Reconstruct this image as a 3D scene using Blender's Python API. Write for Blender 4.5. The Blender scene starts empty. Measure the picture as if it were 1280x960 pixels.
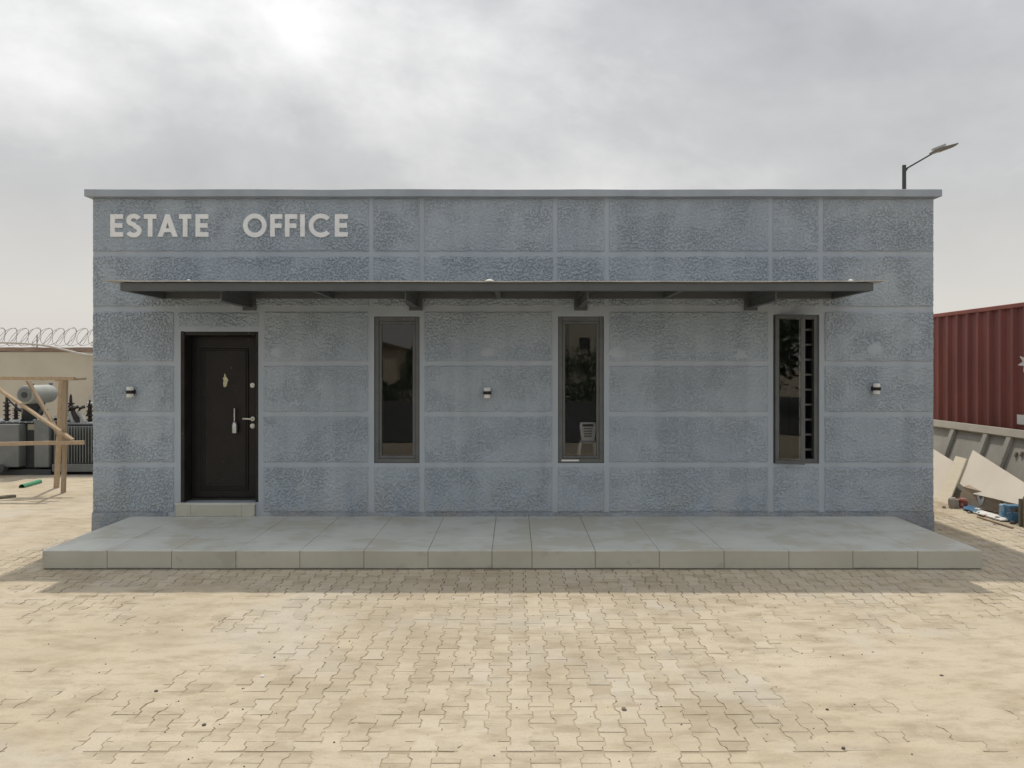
import bpy, bmesh, math, random
import numpy as np
from mathutils import Vector, Matrix, noise as mn
random.seed(7)
scene = bpy.context.scene
COL = scene.collection
R = math.radians

# ------------------------------------------------------------------ camera
F, CU, CV, H, DW = 1036.0, 643.0, 461.0, 1.88, 9.576     # focal px (1280 wide), principal point, eye height, distance to facade
cam_d = bpy.data.cameras.new('camera')
cam = bpy.data.objects.new('camera', cam_d)
COL.objects.link(cam)
cam.location = (0, -DW, H)
cam.rotation_euler = (R(90), 0, 0)
cam_d.sensor_width = 36.0
cam_d.lens = 36.0 * F / 1280
cam_d.shift_x = -(CU - 640) / 1280
cam_d.shift_y = -(480 - CV) / 1280
cam_d.clip_start = 0.05
cam_d.clip_end = 3000
scene.camera = cam

# ------------------------------------------------------------------ light
SUN_TRAVEL = Vector((0.13, -1.0, -1.80)).normalized()
sd = bpy.data.lights.new('sun', 'SUN')
sd.energy = 2.15
sd.angle = R(0.9)
sd.color = (1.0, 0.93, 0.82)
sun = bpy.data.objects.new('sun', sd)
COL.objects.link(sun)
sun.rotation_euler = SUN_TRAVEL.to_track_quat('-Z', 'Y').to_euler()
sun.location = (-3, 20, 40)
SUN_EL = math.asin(-SUN_TRAVEL.z)
SUN_ROT = math.atan2(-SUN_TRAVEL.x, -SUN_TRAVEL.y)

world = bpy.data.worlds.new('World')
scene.world = world
world.use_nodes = True
wt = world.node_tree
wt.nodes.clear()


def N(t, kind, **kw):
    n = t.nodes.new(kind)
    for k, v in kw.items():
        if k.startswith('i_'):
            key = k[2:]
            n.inputs[int(key) if key.isdigit() else key.replace('_', ' ')].default_value = v
        else:
            setattr(n, k, v)
    return n


def L(t, a, b):
    t.links.new(a, b)


def ramp(t, stops, interp='LINEAR'):
    n = t.nodes.new('ShaderNodeValToRGB')
    cr = n.color_ramp
    cr.interpolation = interp
    while len(cr.elements) < len(stops):
        cr.elements.new(0.5)
    for e, (p, c) in zip(cr.elements, stops):
        e.position = p
        e.color = (c, c, c, 1) if isinstance(c, (int, float)) else (*c, 1)
    return n


def mathn(t, op, a, b=None, c=None, clamp=False):
    n = t.nodes.new('ShaderNodeMath')
    n.operation = op
    n.use_clamp = clamp
    for i, v in enumerate((a, b, c)):
        if v is None:
            continue
        if isinstance(v, (int, float)):
            n.inputs[i].default_value = v
        else:
            t.links.new(v, n.inputs[i])
    return n.outputs[0]


def mixc(t, fac, a, b, mode='MIX'):
    n = t.nodes.new('ShaderNodeMix')
    n.data_type = 'RGBA'
    n.blend_type = mode
    for s, v in ((n.inputs[0], fac), (n.inputs[6], a), (n.inputs[7], b)):
        if isinstance(v, (int, float)):
            s.default_value = v
        elif isinstance(v, tuple):
            s.default_value = (*v, 1) if len(v) == 3 else v
        else:
            t.links.new(v, s)
    return n.outputs[2]


def build_sky(t):
    out = N(t, 'ShaderNodeOutputWorld')
    bg = N(t, 'ShaderNodeBackground')
    bg.inputs['Strength'].default_value = 1.0
    sky = N(t, 'ShaderNodeTexSky')
    sky.sky_type = 'NISHITA'
    sky.sun_disc = False
    sky.sun_elevation = SUN_EL
    sky.sun_rotation = SUN_ROT
    sky.dust_density = 4.0
    tc = N(t, 'ShaderNodeTexCoord')
    sep = N(t, 'ShaderNodeSeparateXYZ')
    L(t, tc.outputs['Generated'], sep.inputs[0])
    z = mathn(t, 'MAXIMUM', sep.outputs[2], 0.0)
    mp = N(t, 'ShaderNodeMapping')
    mp.inputs['Location'].default_value = SKY_OFF
    mp.inputs['Scale'].default_value = (1.9, 1.9, 3.3)
    L(t, tc.outputs['Generated'], mp.inputs[0])
    nz = N(t, 'ShaderNodeTexNoise', i_Scale=1.0, i_Detail=9.0, i_Roughness=0.57, i_Distortion=0.15)
    L(t, mp.outputs[0], nz.inputs['Vector'])
    cr = ramp(t, [(0.34, (0.335, 0.342, 0.35)), (0.46, (0.43, 0.435, 0.44)), (0.55, (0.59, 0.588, 0.582)), (0.69, (0.86, 0.855, 0.84))])
    L(t, nz.outputs[0], cr.inputs[0])
    # pale even haze near the horizon, all the way round
    hz = ramp(t, [(0.0, 1.0), (0.07, 0.85), (0.19, 0.30), (0.42, 0.0)])
    L(t, z, hz.inputs[0])
    c = mixc(t, hz.outputs[0], cr.outputs[0], (0.735, 0.705, 0.66))
    nish = mixc(t, 1.0, sky.outputs[0], (0.10, 0.10, 0.10), 'MULTIPLY')
    c = mixc(t, 0.12, c, nish)
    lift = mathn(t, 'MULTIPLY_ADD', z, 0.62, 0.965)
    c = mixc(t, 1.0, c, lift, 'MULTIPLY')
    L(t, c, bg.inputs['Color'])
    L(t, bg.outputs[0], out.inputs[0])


SKY_OFF = (77.03, 55.1, 10.63)
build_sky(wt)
scene.view_settings.view_transform = 'Standard'
scene.view_settings.look = 'None'
scene.view_settings.gamma = 1.0
scene.view_settings.exposure = 0.12
scene.view_settings.use_curve_mapping = False

# ------------------------------------------------------------------ helpers
S = DW / F


def fx(u):            # facade plane, pixel column -> metres
    return (u - CU) * S


def fz(v):
    return H - (v - CV) * S


def at(u, v, d):      # point at distance d
    return Vector(((u - CU) * d / F, d - DW, H - (v - CV) * d / F))


def gnd(u, v):
    return at(u, v, H * F / (v - CV))


def fbm(x, y, z=0.0, o=4):
    return mn.fractal(Vector((x, y, z)), 1.0, 2.0, o, noise_basis='PERLIN_ORIGINAL')


WLOC = {}


class MB:
    def __init__(s):
        s.v, s.f = [], []

    def add(s, vs, fs):
        o = len(s.v)
        s.v += [tuple(p) for p in vs]
        s.f += [tuple(i + o for i in f) for f in fs]
        return s

    def box(s, x0, x1, y0, y1, z0, z1):
        return s.add([(x0, y0, z0), (x1, y0, z0), (x1, y1, z0), (x0, y1, z0), (x0, y0, z1), (x1, y0, z1), (x1, y1, z1), (x0, y1, z1)],
                     [(0, 3, 2, 1), (4, 5, 6, 7), (0, 1, 5, 4), (1, 2, 6, 5), (2, 3, 7, 6), (3, 0, 4, 7)])

    def bar(s, p, q, w, h, up=(0, 0, 1)):
        p, q = Vector(p), Vector(q)
        d = (q - p).normalized()
        up = Vector(up)
        if abs(d.dot(up)) > .98:
            up = Vector((0, 1, 0))
        a = d.cross(up).normalized()
        b = a.cross(d).normalized()
        vs = []
        for c in (p, q):
            for i, j in ((-1, -1), (1, -1), (1, 1), (-1, 1)):
                vs.append(c + a * (w / 2 * i) + b * (h / 2 * j))
        return s.add(vs, [(0, 1, 2, 3), (7, 6, 5, 4), (0, 4, 5, 1), (1, 5, 6, 2), (2, 6, 7, 3), (3, 7, 4, 0)])

    def tube(s, p, q, r0, r1=None, n=12, cap=True):
        r1 = r0 if r1 is None else r1
        p, q = Vector(p), Vector(q)
        d = (q - p).normalized()
        up = Vector((0, 0, 1)) if abs(d.z) < .95 else Vector((1, 0, 0))
        a = d.cross(up).normalized(); b = a.cross(d).normalized()
        vs = []
        for c, r in ((p, r0), (q, r1)):
            for k in range(n):
                t = 2 * math.pi * k / n
                vs.append(c + a * (r * math.cos(t)) + b * (r * math.sin(t)))
        fs = [(k, (k + 1) % n, n + (k + 1) % n, n + k) for k in range(n)]
        if cap:
            fs += [tuple(range(n))[::-1], tuple(range(n, 2 * n))]
        return s.add(vs, fs)

    def path(s, pts, r, n=8, closed=False):
        pts = [Vector(p) for p in pts]
        m = len(pts)
        vs = []
        for i, p in enumerate(pts):
            d = (pts[min(i + 1, m - 1)] - pts[max(i - 1, 0)]).normalized()
            up = Vector((0, 0, 1)) if abs(d.z) < .95 else Vector((1, 0, 0))
            a = d.cross(up).normalized(); b = a.cross(d).normalized()
            for k in range(n):
                t = 2 * math.pi * k / n
                vs.append(p + a * (r * math.cos(t)) + b * (r * math.sin(t)))
        fs = []
        for i in range(m - 1):
            for k in range(n):
                fs.append((i * n + k, i * n + (k + 1) % n, (i + 1) * n + (k + 1) % n, (i + 1) * n + k))
        fs += [tuple(range(n))[::-1], tuple(range((m - 1) * n, m * n))]
        return s.add(vs, fs)

    def lathe(s, c, prof, n=16, axis=(0, 0, 1)):
        c = Vector(c); d = Vector(axis).normalized()
        up = Vector((0, 0, 1)) if abs(d.z) < .95 else Vector((1, 0, 0))
        a = d.cross(up).normalized(); b = a.cross(d).normalized()
        vs = []
        for r, h in prof:
            for k in range(n):
                t = 2 * math.pi * k / n
                vs.append(c + d * h + a * (r * math.cos(t)) + b * (r * math.sin(t)))
        fs = []
        for i in range(len(prof) - 1):
            for k in range(n):
                fs.append((i * n + k, i * n + (k + 1) % n, (i + 1) * n + (k + 1) % n, (i + 1) * n + k))
        m = len(prof)
        fs += [tuple(range(n))[::-1], tuple(range((m - 1) * n, m * n))]
        return s.add(vs, fs)

    def slab(s, poly, thick):
        """flat 3-D polygon given a thickness vector"""
        poly = [Vector(p) for p in poly]
        t = Vector(thick); n = len(poly)
        return s.add(poly + [p + t for p in poly],
                     [tuple(range(n)), tuple(range(n, 2 * n))[::-1]] + [(k, n + k, n + (k + 1) % n, (k + 1) % n) for k in range(n)])

    def plan(s, polys, f0, f1):
        """2-D polygons that may share edges; f0/f1 map (x, y) to front and back points"""
        key = {}
        pts = []

        def idx(p):
            k = (round(p[0], 5), round(p[1], 5))
            if k not in key:
                key[k] = len(pts); pts.append(p)
            return key[k]
        ids = [[idx(p) for p in poly] for poly in polys]
        n = len(pts)
        edges = {}
        fs = []
        for q in ids:
            fs.append(tuple(q)); fs.append(tuple(i + n for i in reversed(q)))
            for a, b in zip(q, q[1:] + q[:1]):
                if (b, a) in edges:
                    del edges[(b, a)]
                else:
                    edges[(a, b)] = 1
        for a, b in edges:
            fs.append((a, a + n, b + n, b))
        return s.add([f0(*p) for p in pts] + [f1(*p) for p in pts], fs)


def obj(name, mb, mat, parent=None, origin=None, bevel=0.0, smooth=False, seg=1):
    vs = mb.v
    if origin is None:
        if parent is not None:
            lo = [min(v[i] for v in vs) for i in range(3)]; hi = [max(v[i] for v in vs) for i in range(3)]
            origin = Vector([(a + b) / 2 for a, b in zip(lo, hi)])
        else:
            lo = [min(v[i] for v in vs) for i in range(3)]; hi = [max(v[i] for v in vs) for i in range(3)]
            origin = Vector(((lo[0] + hi[0]) / 2, (lo[1] + hi[1]) / 2, lo[2]))
    origin = Vector(origin)
    me = bpy.data.meshes.new(name)
    me.from_pydata([(v[0] - origin.x, v[1] - origin.y, v[2] - origin.z) for v in vs], [], mb.f)
    bm = bmesh.new(); bm.from_mesh(me)
    bmesh.ops.recalc_face_normals(bm, faces=bm.faces)
    if bevel:
        es = [e for e in bm.edges if len(e.link_faces) == 2 and e.calc_face_angle(0) > R(35)]
        bmesh.ops.bevel(bm, geom=es, offset=bevel, segments=seg, affect='EDGES', clamp_overlap=True)
    bm.to_mesh(me); bm.free()
    if smooth:
        me.polygons.foreach_set('use_smooth', [True] * len(me.polygons))
        try:
            me.set_sharp_from_angle(angle=R(40))
        except Exception:
            pass
    me.materials.append(mat)
    o = bpy.data.objects.new(name, me)
    COL.objects.link(o)
    WLOC[o] = origin
    if parent is not None:
        o.parent = parent
        o.location = origin - WLOC[parent]
    else:
        o.location = origin
    return o


def tag(o, label=None, cat=None, group=None, kind=None):
    if label: o['label'] = label
    if cat: o['category'] = cat
    if group: o['group'] = group
    if kind: o['kind'] = kind
    return o


def thing(name, loc, label, cat, group=None):
    o = bpy.data.objects.new(name, None)
    COL.objects.link(o)
    o.empty_display_size = 0.2
    o.location = loc
    WLOC[o] = Vector(loc)
    return tag(o, label, cat, group)


def inst(src, loc, parent=None, rot=None):
    """copy of one object (shared mesh) at a world position"""
    o = src.copy()
    COL.objects.link(o)
    WLOC[o] = Vector(loc)
    o.parent = parent
    o.location = Vector(loc) - (WLOC[parent] if parent else Vector())
    if rot is not None:
        o.rotation_euler = rot
    return o


# ------------------------------------------------------------------ materials
def new_mat(name):
    m = bpy.data.materials.new(name)
    m.use_nodes = True
    t = m.node_tree
    b = t.nodes['Principled BSDF']
    return m, t, b


def M(name, c1, c2=None, scale=4.0, rough=.7, metal=0.0, spec=.3, bump=None, stretch=(1, 1, 1), detail=4, speck=None, rvar=0.0, lo=.35, hi=.65):
    m, t, b = new_mat(name)
    b.inputs['Roughness'].default_value = rough
    b.inputs['Metallic'].default_value = metal
    b.inputs['Specular IOR Level'].default_value = spec
    geo = N(t, 'ShaderNodeNewGeometry')
    mp = N(t, 'ShaderNodeMapping')
    mp.inputs['Scale'].default_value = stretch
    L(t, geo.outputs['Position'], mp.inputs[0])
    if c2 is None:
        c2 = tuple(c * .85 for c in c1)
    nz = N(t, 'ShaderNodeTexNoise', i_Scale=scale, i_Detail=float(detail), i_Roughness=.6)
    L(t, mp.outputs[0], nz.inputs['Vector'])
    cr = ramp(t, [(lo, 0.0), (hi, 1.0)])
    L(t, nz.outputs[0], cr.inputs[0])
    c = mixc(t, cr.outputs[0], c1, c2)
    if speck:
        (sc, thr, col) = speck
        n2 = N(t, 'ShaderNodeTexNoise', i_Scale=sc, i_Detail=3.0, i_Roughness=.65)
        L(t, geo.outputs['Position'], n2.inputs['Vector'])
        r2 = ramp(t, [(thr, 0.0), (thr + .06, 1.0)])
        L(t, n2.outputs[0], r2.inputs[0])
        c = mixc(t, r2.outputs[0], c, col)
    L(t, c, b.inputs['Base Color'])
    if rvar:
        rr = mathn(t, 'MULTIPLY_ADD', nz.outputs[0], rvar * 2, rough - rvar)
        L(t, rr, b.inputs['Roughness'])
    if bump:
        (st, sc, dist) = bump
        n3 = N(t, 'ShaderNodeTexNoise', i_Scale=sc, i_Detail=4.0, i_Roughness=.6)
        L(t, mp.outputs[0], n3.inputs['Vector'])
        bp = N(t, 'ShaderNodeBump')
        bp.inputs['Strength'].default_value = st
        bp.inputs['Distance'].default_value = dist
        L(t, n3.outputs[0], bp.inputs['Height'])
        L(t, bp.outputs[0], b.inputs['Normal'])
    return m


def stucco(name, c1, c2, rough_amp, fine=False):
    """cement render; the textured panels carry a worm-like knocked-down relief"""
    m, t, b = new_mat(name)
    b.inputs['Roughness'].default_value = .62
    b.inputs['Specular IOR Level'].default_value = .35
    geo = N(t, 'ShaderNodeNewGeometry')
    n1 = N(t, 'ShaderNodeTexNoise', i_Scale=1.3, i_Detail=5.0, i_Roughness=.62)
    L(t, geo.outputs['Position'], n1.inputs['Vector'])
    r1 = ramp(t, [(.36, 0.0), (.66, 1.0)])
    L(t, n1.outputs[0], r1.inputs[0])
    c = mixc(t, r1.outputs[0], c1, c2)
    # faint vertical run-off
    mp = N(t, 'ShaderNodeMapping'); mp.inputs['Scale'].default_value = (5, 5, .35)
    L(t, geo.outputs['Position'], mp.inputs[0])
    ns = N(t, 'ShaderNodeTexNoise', i_Scale=1.0, i_Detail=4.0)
    L(t, mp.outputs[0], ns.inputs['Vector'])
    rs = ramp(t, [(.44, 0.0), (.72, .42)])
    L(t, ns.outputs[0], rs.inputs[0])
    c = mixc(t, rs.outputs[0], c, tuple(x * .78 for x in c1))
    # dust splashed up from the ground, and pale lime bloom
    sp3 = N(t, 'ShaderNodeSeparateXYZ'); L(t, geo.outputs['Position'], sp3.inputs[0])
    rz_ = mathn(t, 'MULTIPLY_ADD', sp3.outputs[2], -1.6, 1.05, clamp=True)
    nb_ = N(t, 'ShaderNodeTexNoise', i_Scale=3.5, i_Detail=7.0, i_Roughness=.7)
    L(t, geo.outputs['Position'], nb_.inputs['Vector'])
    rb_ = ramp(t, [(.42, 0.0), (.66, .75)])
    L(t, nb_.outputs[0], rb_.inputs[0])
    c = mixc(t, mathn(t, 'MULTIPLY', rz_, rb_.outputs[0]), c, (.41, .385, .335))
    rl_ = ramp(t, [(.60, 0.0), (.74, .4)])
    L(t, nb_.outputs[0], rl_.inputs[0])
    c = mixc(t, rl_.outputs[0], c, (.52, .55, .575))
    L(t, c, b.inputs['Base Color'])
    n2 = N(t, 'ShaderNodeTexNoise', i_Scale=38.0, i_Detail=2.0, i_Roughness=.5)
    L(t, geo.outputs['Position'], n2.inputs['Vector'])
    n5 = N(t, 'ShaderNodeTexVoronoi', i_Scale=46.0, i_Randomness=1.0)
    n5.feature = 'SMOOTH_F1'
    L(t, geo.outputs['Position'], n5.inputs['Vector'])
    n6 = N(t, 'ShaderNodeTexNoise', i_Scale=88.0, i_Detail=3.0, i_Roughness=.6)
    L(t, geo.outputs['Position'], n6.inputs['Vector'])
    hs = mathn(t, 'MULTIPLY_ADD', n6.outputs[0], .42, mathn(t, 'MULTIPLY', n2.outputs[0], .58))
    hs = mathn(t, 'MULTIPLY_ADD', n5.outputs['Distance'], -.30, hs)
    r2 = ramp(t, [(.24, 0.0), (.36, .62), (.50, 1.0)])
    L(t, hs, r2.inputs[0])
    n3 = N(t, 'ShaderNodeTexNoise', i_Scale=3.2, i_Detail=5.0)
    L(t, geo.outputs['Position'], n3.inputs['Vector'])
    amp = mathn(t, 'MULTIPLY_ADD', n3.outputs[0], 3.0, -.85, clamp=True)
    amp = mathn(t, 'MULTIPLY_ADD', amp, .7, .3)
    h = mathn(t, 'MULTIPLY', r2.outputs[0], amp)
    n4 = N(t, 'ShaderNodeTexNoise', i_Scale=150.0, i_Detail=3.0)
    L(t, geo.outputs['Position'], n4.inputs['Vector'])
    if fine:
        h = mathn(t, 'MULTIPLY', n4.outputs[0], .5)
    else:
        h = mathn(t, 'ADD', h, mathn(t, 'MULTIPLY', n4.outputs[0], .18))
    bp = N(t, 'ShaderNodeBump')
    bp.inputs['Strength'].default_value = rough_amp
    bp.inputs['Distance'].default_value = .018 if not fine else .006
    L(t, h, bp.inputs['Height'])
    L(t, bp.outputs[0], b.inputs['Normal'])
    return m


def glass_mat(name, tint, ior=1.5):
    m = bpy.data.materials.new(name); m.use_nodes = True
    t = m.node_tree; t.nodes.clear()
    out = N(t, 'ShaderNodeOutputMaterial')
    tr = N(t, 'ShaderNodeBsdfTransparent'); tr.inputs[0].default_value = (*tint, 1)
    gl = N(t, 'ShaderNodeBsdfGlossy'); gl.inputs['Roughness'].default_value = 0.0
    fr = N(t, 'ShaderNodeFresnel'); fr.inputs[0].default_value = ior
    mx = N(t, 'ShaderNodeMixShader')
    L(t, fr.outputs[0], mx.inputs[0]); L(t, tr.outputs[0], mx.inputs[1]); L(t, gl.outputs[0], mx.inputs[2])
    L(t, mx.outputs[0], out.inputs[0])
    return m


def dust_colour(t, geo):
    """pale dusty beige with broad brown and grey stains, the same over sand and pavers"""
    n1 = N(t, 'ShaderNodeTexNoise', i_Scale=.62, i_Detail=7.0, i_Roughness=.6)
    L(t, geo.outputs['Position'], n1.inputs['Vector'])
    r1 = ramp(t, [(.34, (.44, .375, .275)), (.48, (.525, .455, .34)), (.66, (.56, .495, .385))])
    L(t, n1.outputs[0], r1.inputs[0])
    mp = N(t, 'ShaderNodeMapping'); mp.inputs['Scale'].default_value = (2.0, 4.2, 1); mp.inputs['Location'].default_value = (4, 7, 0)
    L(t, geo.outputs['Position'], mp.inputs[0])
    n2 = N(t, 'ShaderNodeTexNoise', i_Scale=1.5, i_Detail=8.0, i_Roughness=.68)
    L(t, mp.outputs[0], n2.inputs['Vector'])
    r2 = ramp(t, [(.46, 0.0), (.64, .80)])
    L(t, n2.outputs[0], r2.inputs[0])
    c = mixc(t, r2.outputs[0], r1.outputs[0], (.385, .32, .225))
    n4 = N(t, 'ShaderNodeTexNoise', i_Scale=.9, i_Detail=6.0, i_Roughness=.65)
    mq = N(t, 'ShaderNodeMapping'); mq.inputs['Location'].default_value = (11, 3, 2)
    L(t, geo.outputs['Position'], mq.inputs[0]); L(t, mq.outputs[0], n4.inputs['Vector'])
    r4 = ramp(t, [(.52, 0.0), (.68, .65)])
    L(t, n4.outputs[0], r4.inputs[0])
    c = mixc(t, r4.outputs[0], c, (.53, .495, .43))
    n3 = N(t, 'ShaderNodeTexNoise', i_Scale=60.0, i_Detail=5.0, i_Roughness=.72)
    L(t, geo.outputs['Position'], n3.inputs['Vector'])
    r3 = ramp(t, [(.55, 0.0), (.72, .55)])
    L(t, n3.outputs[0], r3.inputs[0])
    c = mixc(t, r3.outputs[0], c, (.33, .28, .205))
    return c, n2, n3


def paving_mat():
    m, t, b = new_mat('dusty_paver')
    b.inputs['Roughness'].default_value = .9
    b.inputs['Specular IOR Level'].default_value = .2
    geo = N(t, 'ShaderNodeNewGeometry')
    att = N(t, 'ShaderNodeAttribute'); att.attribute_name = 'tone'
    c, n2, n3 = dust_colour(t, geo)
    rt = ramp(t, [(0.0, .89), (.5, .97), (1.0, 1.03)])
    L(t, att.outputs['Fac'], rt.inputs[0])
    c = mixc(t, 1.0, c, rt.outputs[0], 'MULTIPLY')
    rg = ramp(t, [(.86, 0.0), (.93, .20)])
    L(t, att.outputs['Fac'], rg.inputs[0])
    c = mixc(t, rg.outputs[0], c, (.52, .49, .435))
    L(t, c, b.inputs['Base Color'])
    bp = N(t, 'ShaderNodeBump'); bp.inputs['Strength'].default_value = .5; bp.inputs['Distance'].default_value = .006
    L(t, n3.outputs[0], bp.inputs['Height'])
    L(t, bp.outputs[0], b.inputs['Normal'])
    return m


def sand_mat():
    m, t, b = new_mat('dry_sand')
    b.inputs['Roughness'].default_value = .95
    b.inputs['Specular IOR Level'].default_value = .15
    geo = N(t, 'ShaderNodeNewGeometry')
    c, n2, n3 = dust_colour(t, geo)
    L(t, c, b.inputs['Base Color'])
    hh = mathn(t, 'ADD', mathn(t, 'MULTIPLY', n3.outputs[0], .45), n2.outputs[0])
    bp = N(t, 'ShaderNodeBump'); bp.inputs['Strength'].default_value = .55; bp.inputs['Distance'].default_value = .014
    L(t, hh, bp.inputs['Height'])
    L(t, bp.outputs[0], b.inputs['Normal'])
    return m


m_panel = stucco('textured_render', (.365, .425, .49), (.425, .483, .542), .45)
m_panel_side = stucco('textured_render_side', (.385, .448, .52), (.455, .515, .578), .8)
m_band = stucco('smooth_render', (.385, .437, .497), (.43, .48, .532), .8, fine=True)
m_base = stucco('base_render', (.30, .34, .395), (.42, .46, .51), 1.0)
m_patch = stucco('patch_render', (.40, .455, .515), (.445, .495, .55), .9, fine=True)
m_coping = stucco('coping_render', (.335, .38, .437), (.40, .442, .49), .8, fine=True)
m_letter = M('letter_white', (.88, .89, .90), (.79, .80, .81), 9, .7, bump=(.2, 60, .003))
m_steel = M('dark_grey_painted_steel', (.088, .098, .106), (.108, .116, .122), 3, .5, spec=.4, bump=(.08, 30, .002), rvar=.1)
m_sheet = M('pale_galvanised_sheet', (.55, .53, .50), (.40, .39, .37), 5, .5, metal=.3)
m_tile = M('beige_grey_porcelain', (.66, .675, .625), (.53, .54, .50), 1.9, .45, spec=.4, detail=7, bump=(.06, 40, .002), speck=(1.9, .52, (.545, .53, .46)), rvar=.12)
m_riser = M('beige_riser_porcelain', (.50, .495, .42), (.43, .425, .36), 1.8, .45, spec=.4, bump=(.06, 40, .002), speck=(3.2, .60, (.40, .39, .33)), rvar=.1)  # riser tiles are darker and more beige than the top tiles
m_grout = M('dark_grout', (.30, .295, .265), (.22, .215, .195), 10, .9)
m_door = M('dark_brown_door', (.0085, .0065, .0062), (.014, .0105, .010), 4, .42, spec=.35, speck=(34, .70, (.22, .20, .18)), bump=(.05, 60, .001))
m_jamb = M('black_brown_frame', (.014, .012, .011), (.030, .027, .025), 6, .5, speck=(20, .69, (.20, .19, .175)))
m_chrome = M('brushed_nickel', (.62, .61, .59), (.5, .5, .48), 8, .3, metal=.9)
m_cream = M('torn_cream_paper', (.66, .62, .44), (.5, .47, .33), 20, .85)
m_alu = M('grey_brown_aluminium', (.108, .115, .118), (.14, .146, .147), 5, .45, metal=.1, spec=.4, speck=(16, .70, (.25, .24, .22)))
m_glass = glass_mat('window_glass', (.98, .985, .98))
m_bar = M('grey_bar', (.16, .155, .145), (.2, .19, .18), 10, .5)
m_black = M('black_plastic', (.014, .014, .016), (.02, .02, .022), 10, .4)
m_white = M('white_diffuser', (.78, .78, .77), (.68, .68, .67), 10, .4)
m_plaster = M('interior_plaster', (.32, .32, .31), (.28, .28, .27), 2, .9)
m_floor_in = M('interior_floor', (.25, .24, .22), (.2, .19, .18), 3, .6)
m_chairm = M('white_plastic', (.90, .90, .89), (.86, .86, .85), 6, .45)
_t = m_chairm.node_tree; _b = _t.nodes['Principled BSDF']
_tl = N(_t, 'ShaderNodeBsdfTranslucent'); _tl.inputs[0].default_value = (.8, .8, .78, 1)
_mx = N(_t, 'ShaderNodeMixShader', i_0=.35)
L(_t, _b.outputs[0], _mx.inputs[1]); L(_t, _tl.outputs[0], _mx.inputs[2])
L(_t, _mx.outputs[0], _t.nodes['Material Output'].inputs[0])
m_asphalt = M('worn_asphalt', (.055, .053, .05), (.075, .072, .067), 2, .9, bump=(.3, 60, .01))
m_paver = paving_mat()
m_sand = sand_mat()
m_soil = M('joint_soil', (.345, .285, .20), (.43, .365, .265), 2.5, .95, detail=6)
m_ply = M('cream_board', (.80, .735, .635), (.75, .685, .59), 3, .8, bump=(.05, 30, .002))
m_ply2 = M('pale_plank', (.82, .745, .59), (.76, .685, .545), 4, .75, stretch=(1, 1, 6))
m_wood = M('raw_timber', (.50, .385, .265), (.40, .30, .20), 3, .85, stretch=(6, 6, 6), detail=6, bump=(.25, 30, .004), speck=(9, .64, (.5, .38, .25)))
m_wood2 = M('weathered_timber', (.41, .325, .235), (.32, .25, .18), 4, .85, detail=6, bump=(.25, 30, .004), speck=(14, .66, (.5, .45, .38)))
m_yard = M('yard_wall_render', (.61, .56, .465), (.54, .495, .41), 1.2, .9, bump=(.15, 18, .01), detail=6)
m_yardcap = M('brown_wall_cap', (.27, .19, .15), (.36, .28, .23), 3, .9, bump=(.3, 20, .01))
m_wire = M('galvanised_wire', (.26, .255, .245), (.20, .195, .19), 10, .5, metal=.3)
m_pvc = M('pale_conduit', (.62, .60, .56), (.5, .48, .45), 4, .6)
m_tx = M('transformer_grey', (.20, .215, .215), (.155, .168, .168), 3, .5, spec=.4, bump=(.05, 20, .003))
m_tx2 = M('transformer_dark_grey', (.075, .082, .085), (.055, .06, .062), 4, .55)
m_cons = M('conservator_pale_grey', (.38, .40, .37), (.31, .33, .31), 4, .5)
m_porc = M('brown_porcelain', (.028, .022, .020), (.04, .03, .028), 8, .25, spec=.5)
m_lug = M('pale_metal', (.55, .55, .53), (.45, .45, .43), 10, .5)
m_tag = M('buff_plate', (.46, .44, .33), (.4, .38, .29), 10, .7)
m_green = M('green_plastic', (.10, .34, .20), (.08, .28, .17), 8, .5)
m_red = M('oxide_red_paint', (.285, .088, .072), (.21, .070, .059), 1.4, .55, spec=.35, stretch=(3, 3, .5), detail=6, speck=(7, .68, (.20, .085, .055)), bump=(.06, 14, .004))
m_redrail = M('worn_red_rail', (.38, .125, .10), (.28, .10, .08), 3, .6, speck=(12, .62, (.24, .14, .10)))
m_logo = M('white_paint_mark', (.78, .78, .76), (.66, .65, .62), 8, .6)
m_skip = M('grey_painted_panel', (.40, .385, .34), (.33, .318, .28), 2.2, .65, detail=6, speck=(10, .68, (.22, .17, .12)), bump=(.06, 12, .004))
m_skiprail = M('pale_grey_rail', (.47, .44, .37), (.40, .375, .315), 3, .7, speck=(14, .66, (.3, .25, .19)))
m_card = M('dusty_cardboard', (.40, .33, .25), (.33, .27, .205), 6, .9, speck=(6, .62, (.52, .48, .42)))
m_blue = M('blue_plastic', (.06, .16, .28), (.08, .20, .33), 8, .45)
m_bluew = M('pale_blue_sheet', (.40, .52, .62), (.10, .28, .46), 14, .5)
m_brick = M('red_block', (.36, .115, .085), (.26, .09, .07), 12, .9, speck=(16, .58, (.5, .46, .42)))
m_rubble = M('broken_concrete', (.40, .37, .33), (.31, .28, .25), 9, .95, bump=(.4, 30, .01))
m_oldwood = M('grey_old_wood', (.17, .145, .11), (.24, .21, .165), 7, .9, stretch=(5, 5, 1.2), bump=(.5, 20, .01))
m_stone = M('dark_stone', (.085, .075, .065), (.13, .115, .10), 20, .9)
m_chip = M('white_chip', (.78, .77, .74), (.7, .69, .66), 20, .8)
m_lamp = M('lamp_pole_grey', (.060, .064, .070), (.075, .08, .085), 5, .5)
m_lamphead = M('lamp_head_grey', (.15, .145, .13), (.19, .185, .165), 5, .5)
m_lens = M('lamp_lens', (.50, .50, .48), (.45, .45, .43), 5, .25)
m_leaf = M('leaf_green', (.050, .085, .028), (.085, .115, .04), 2, .6)
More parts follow.
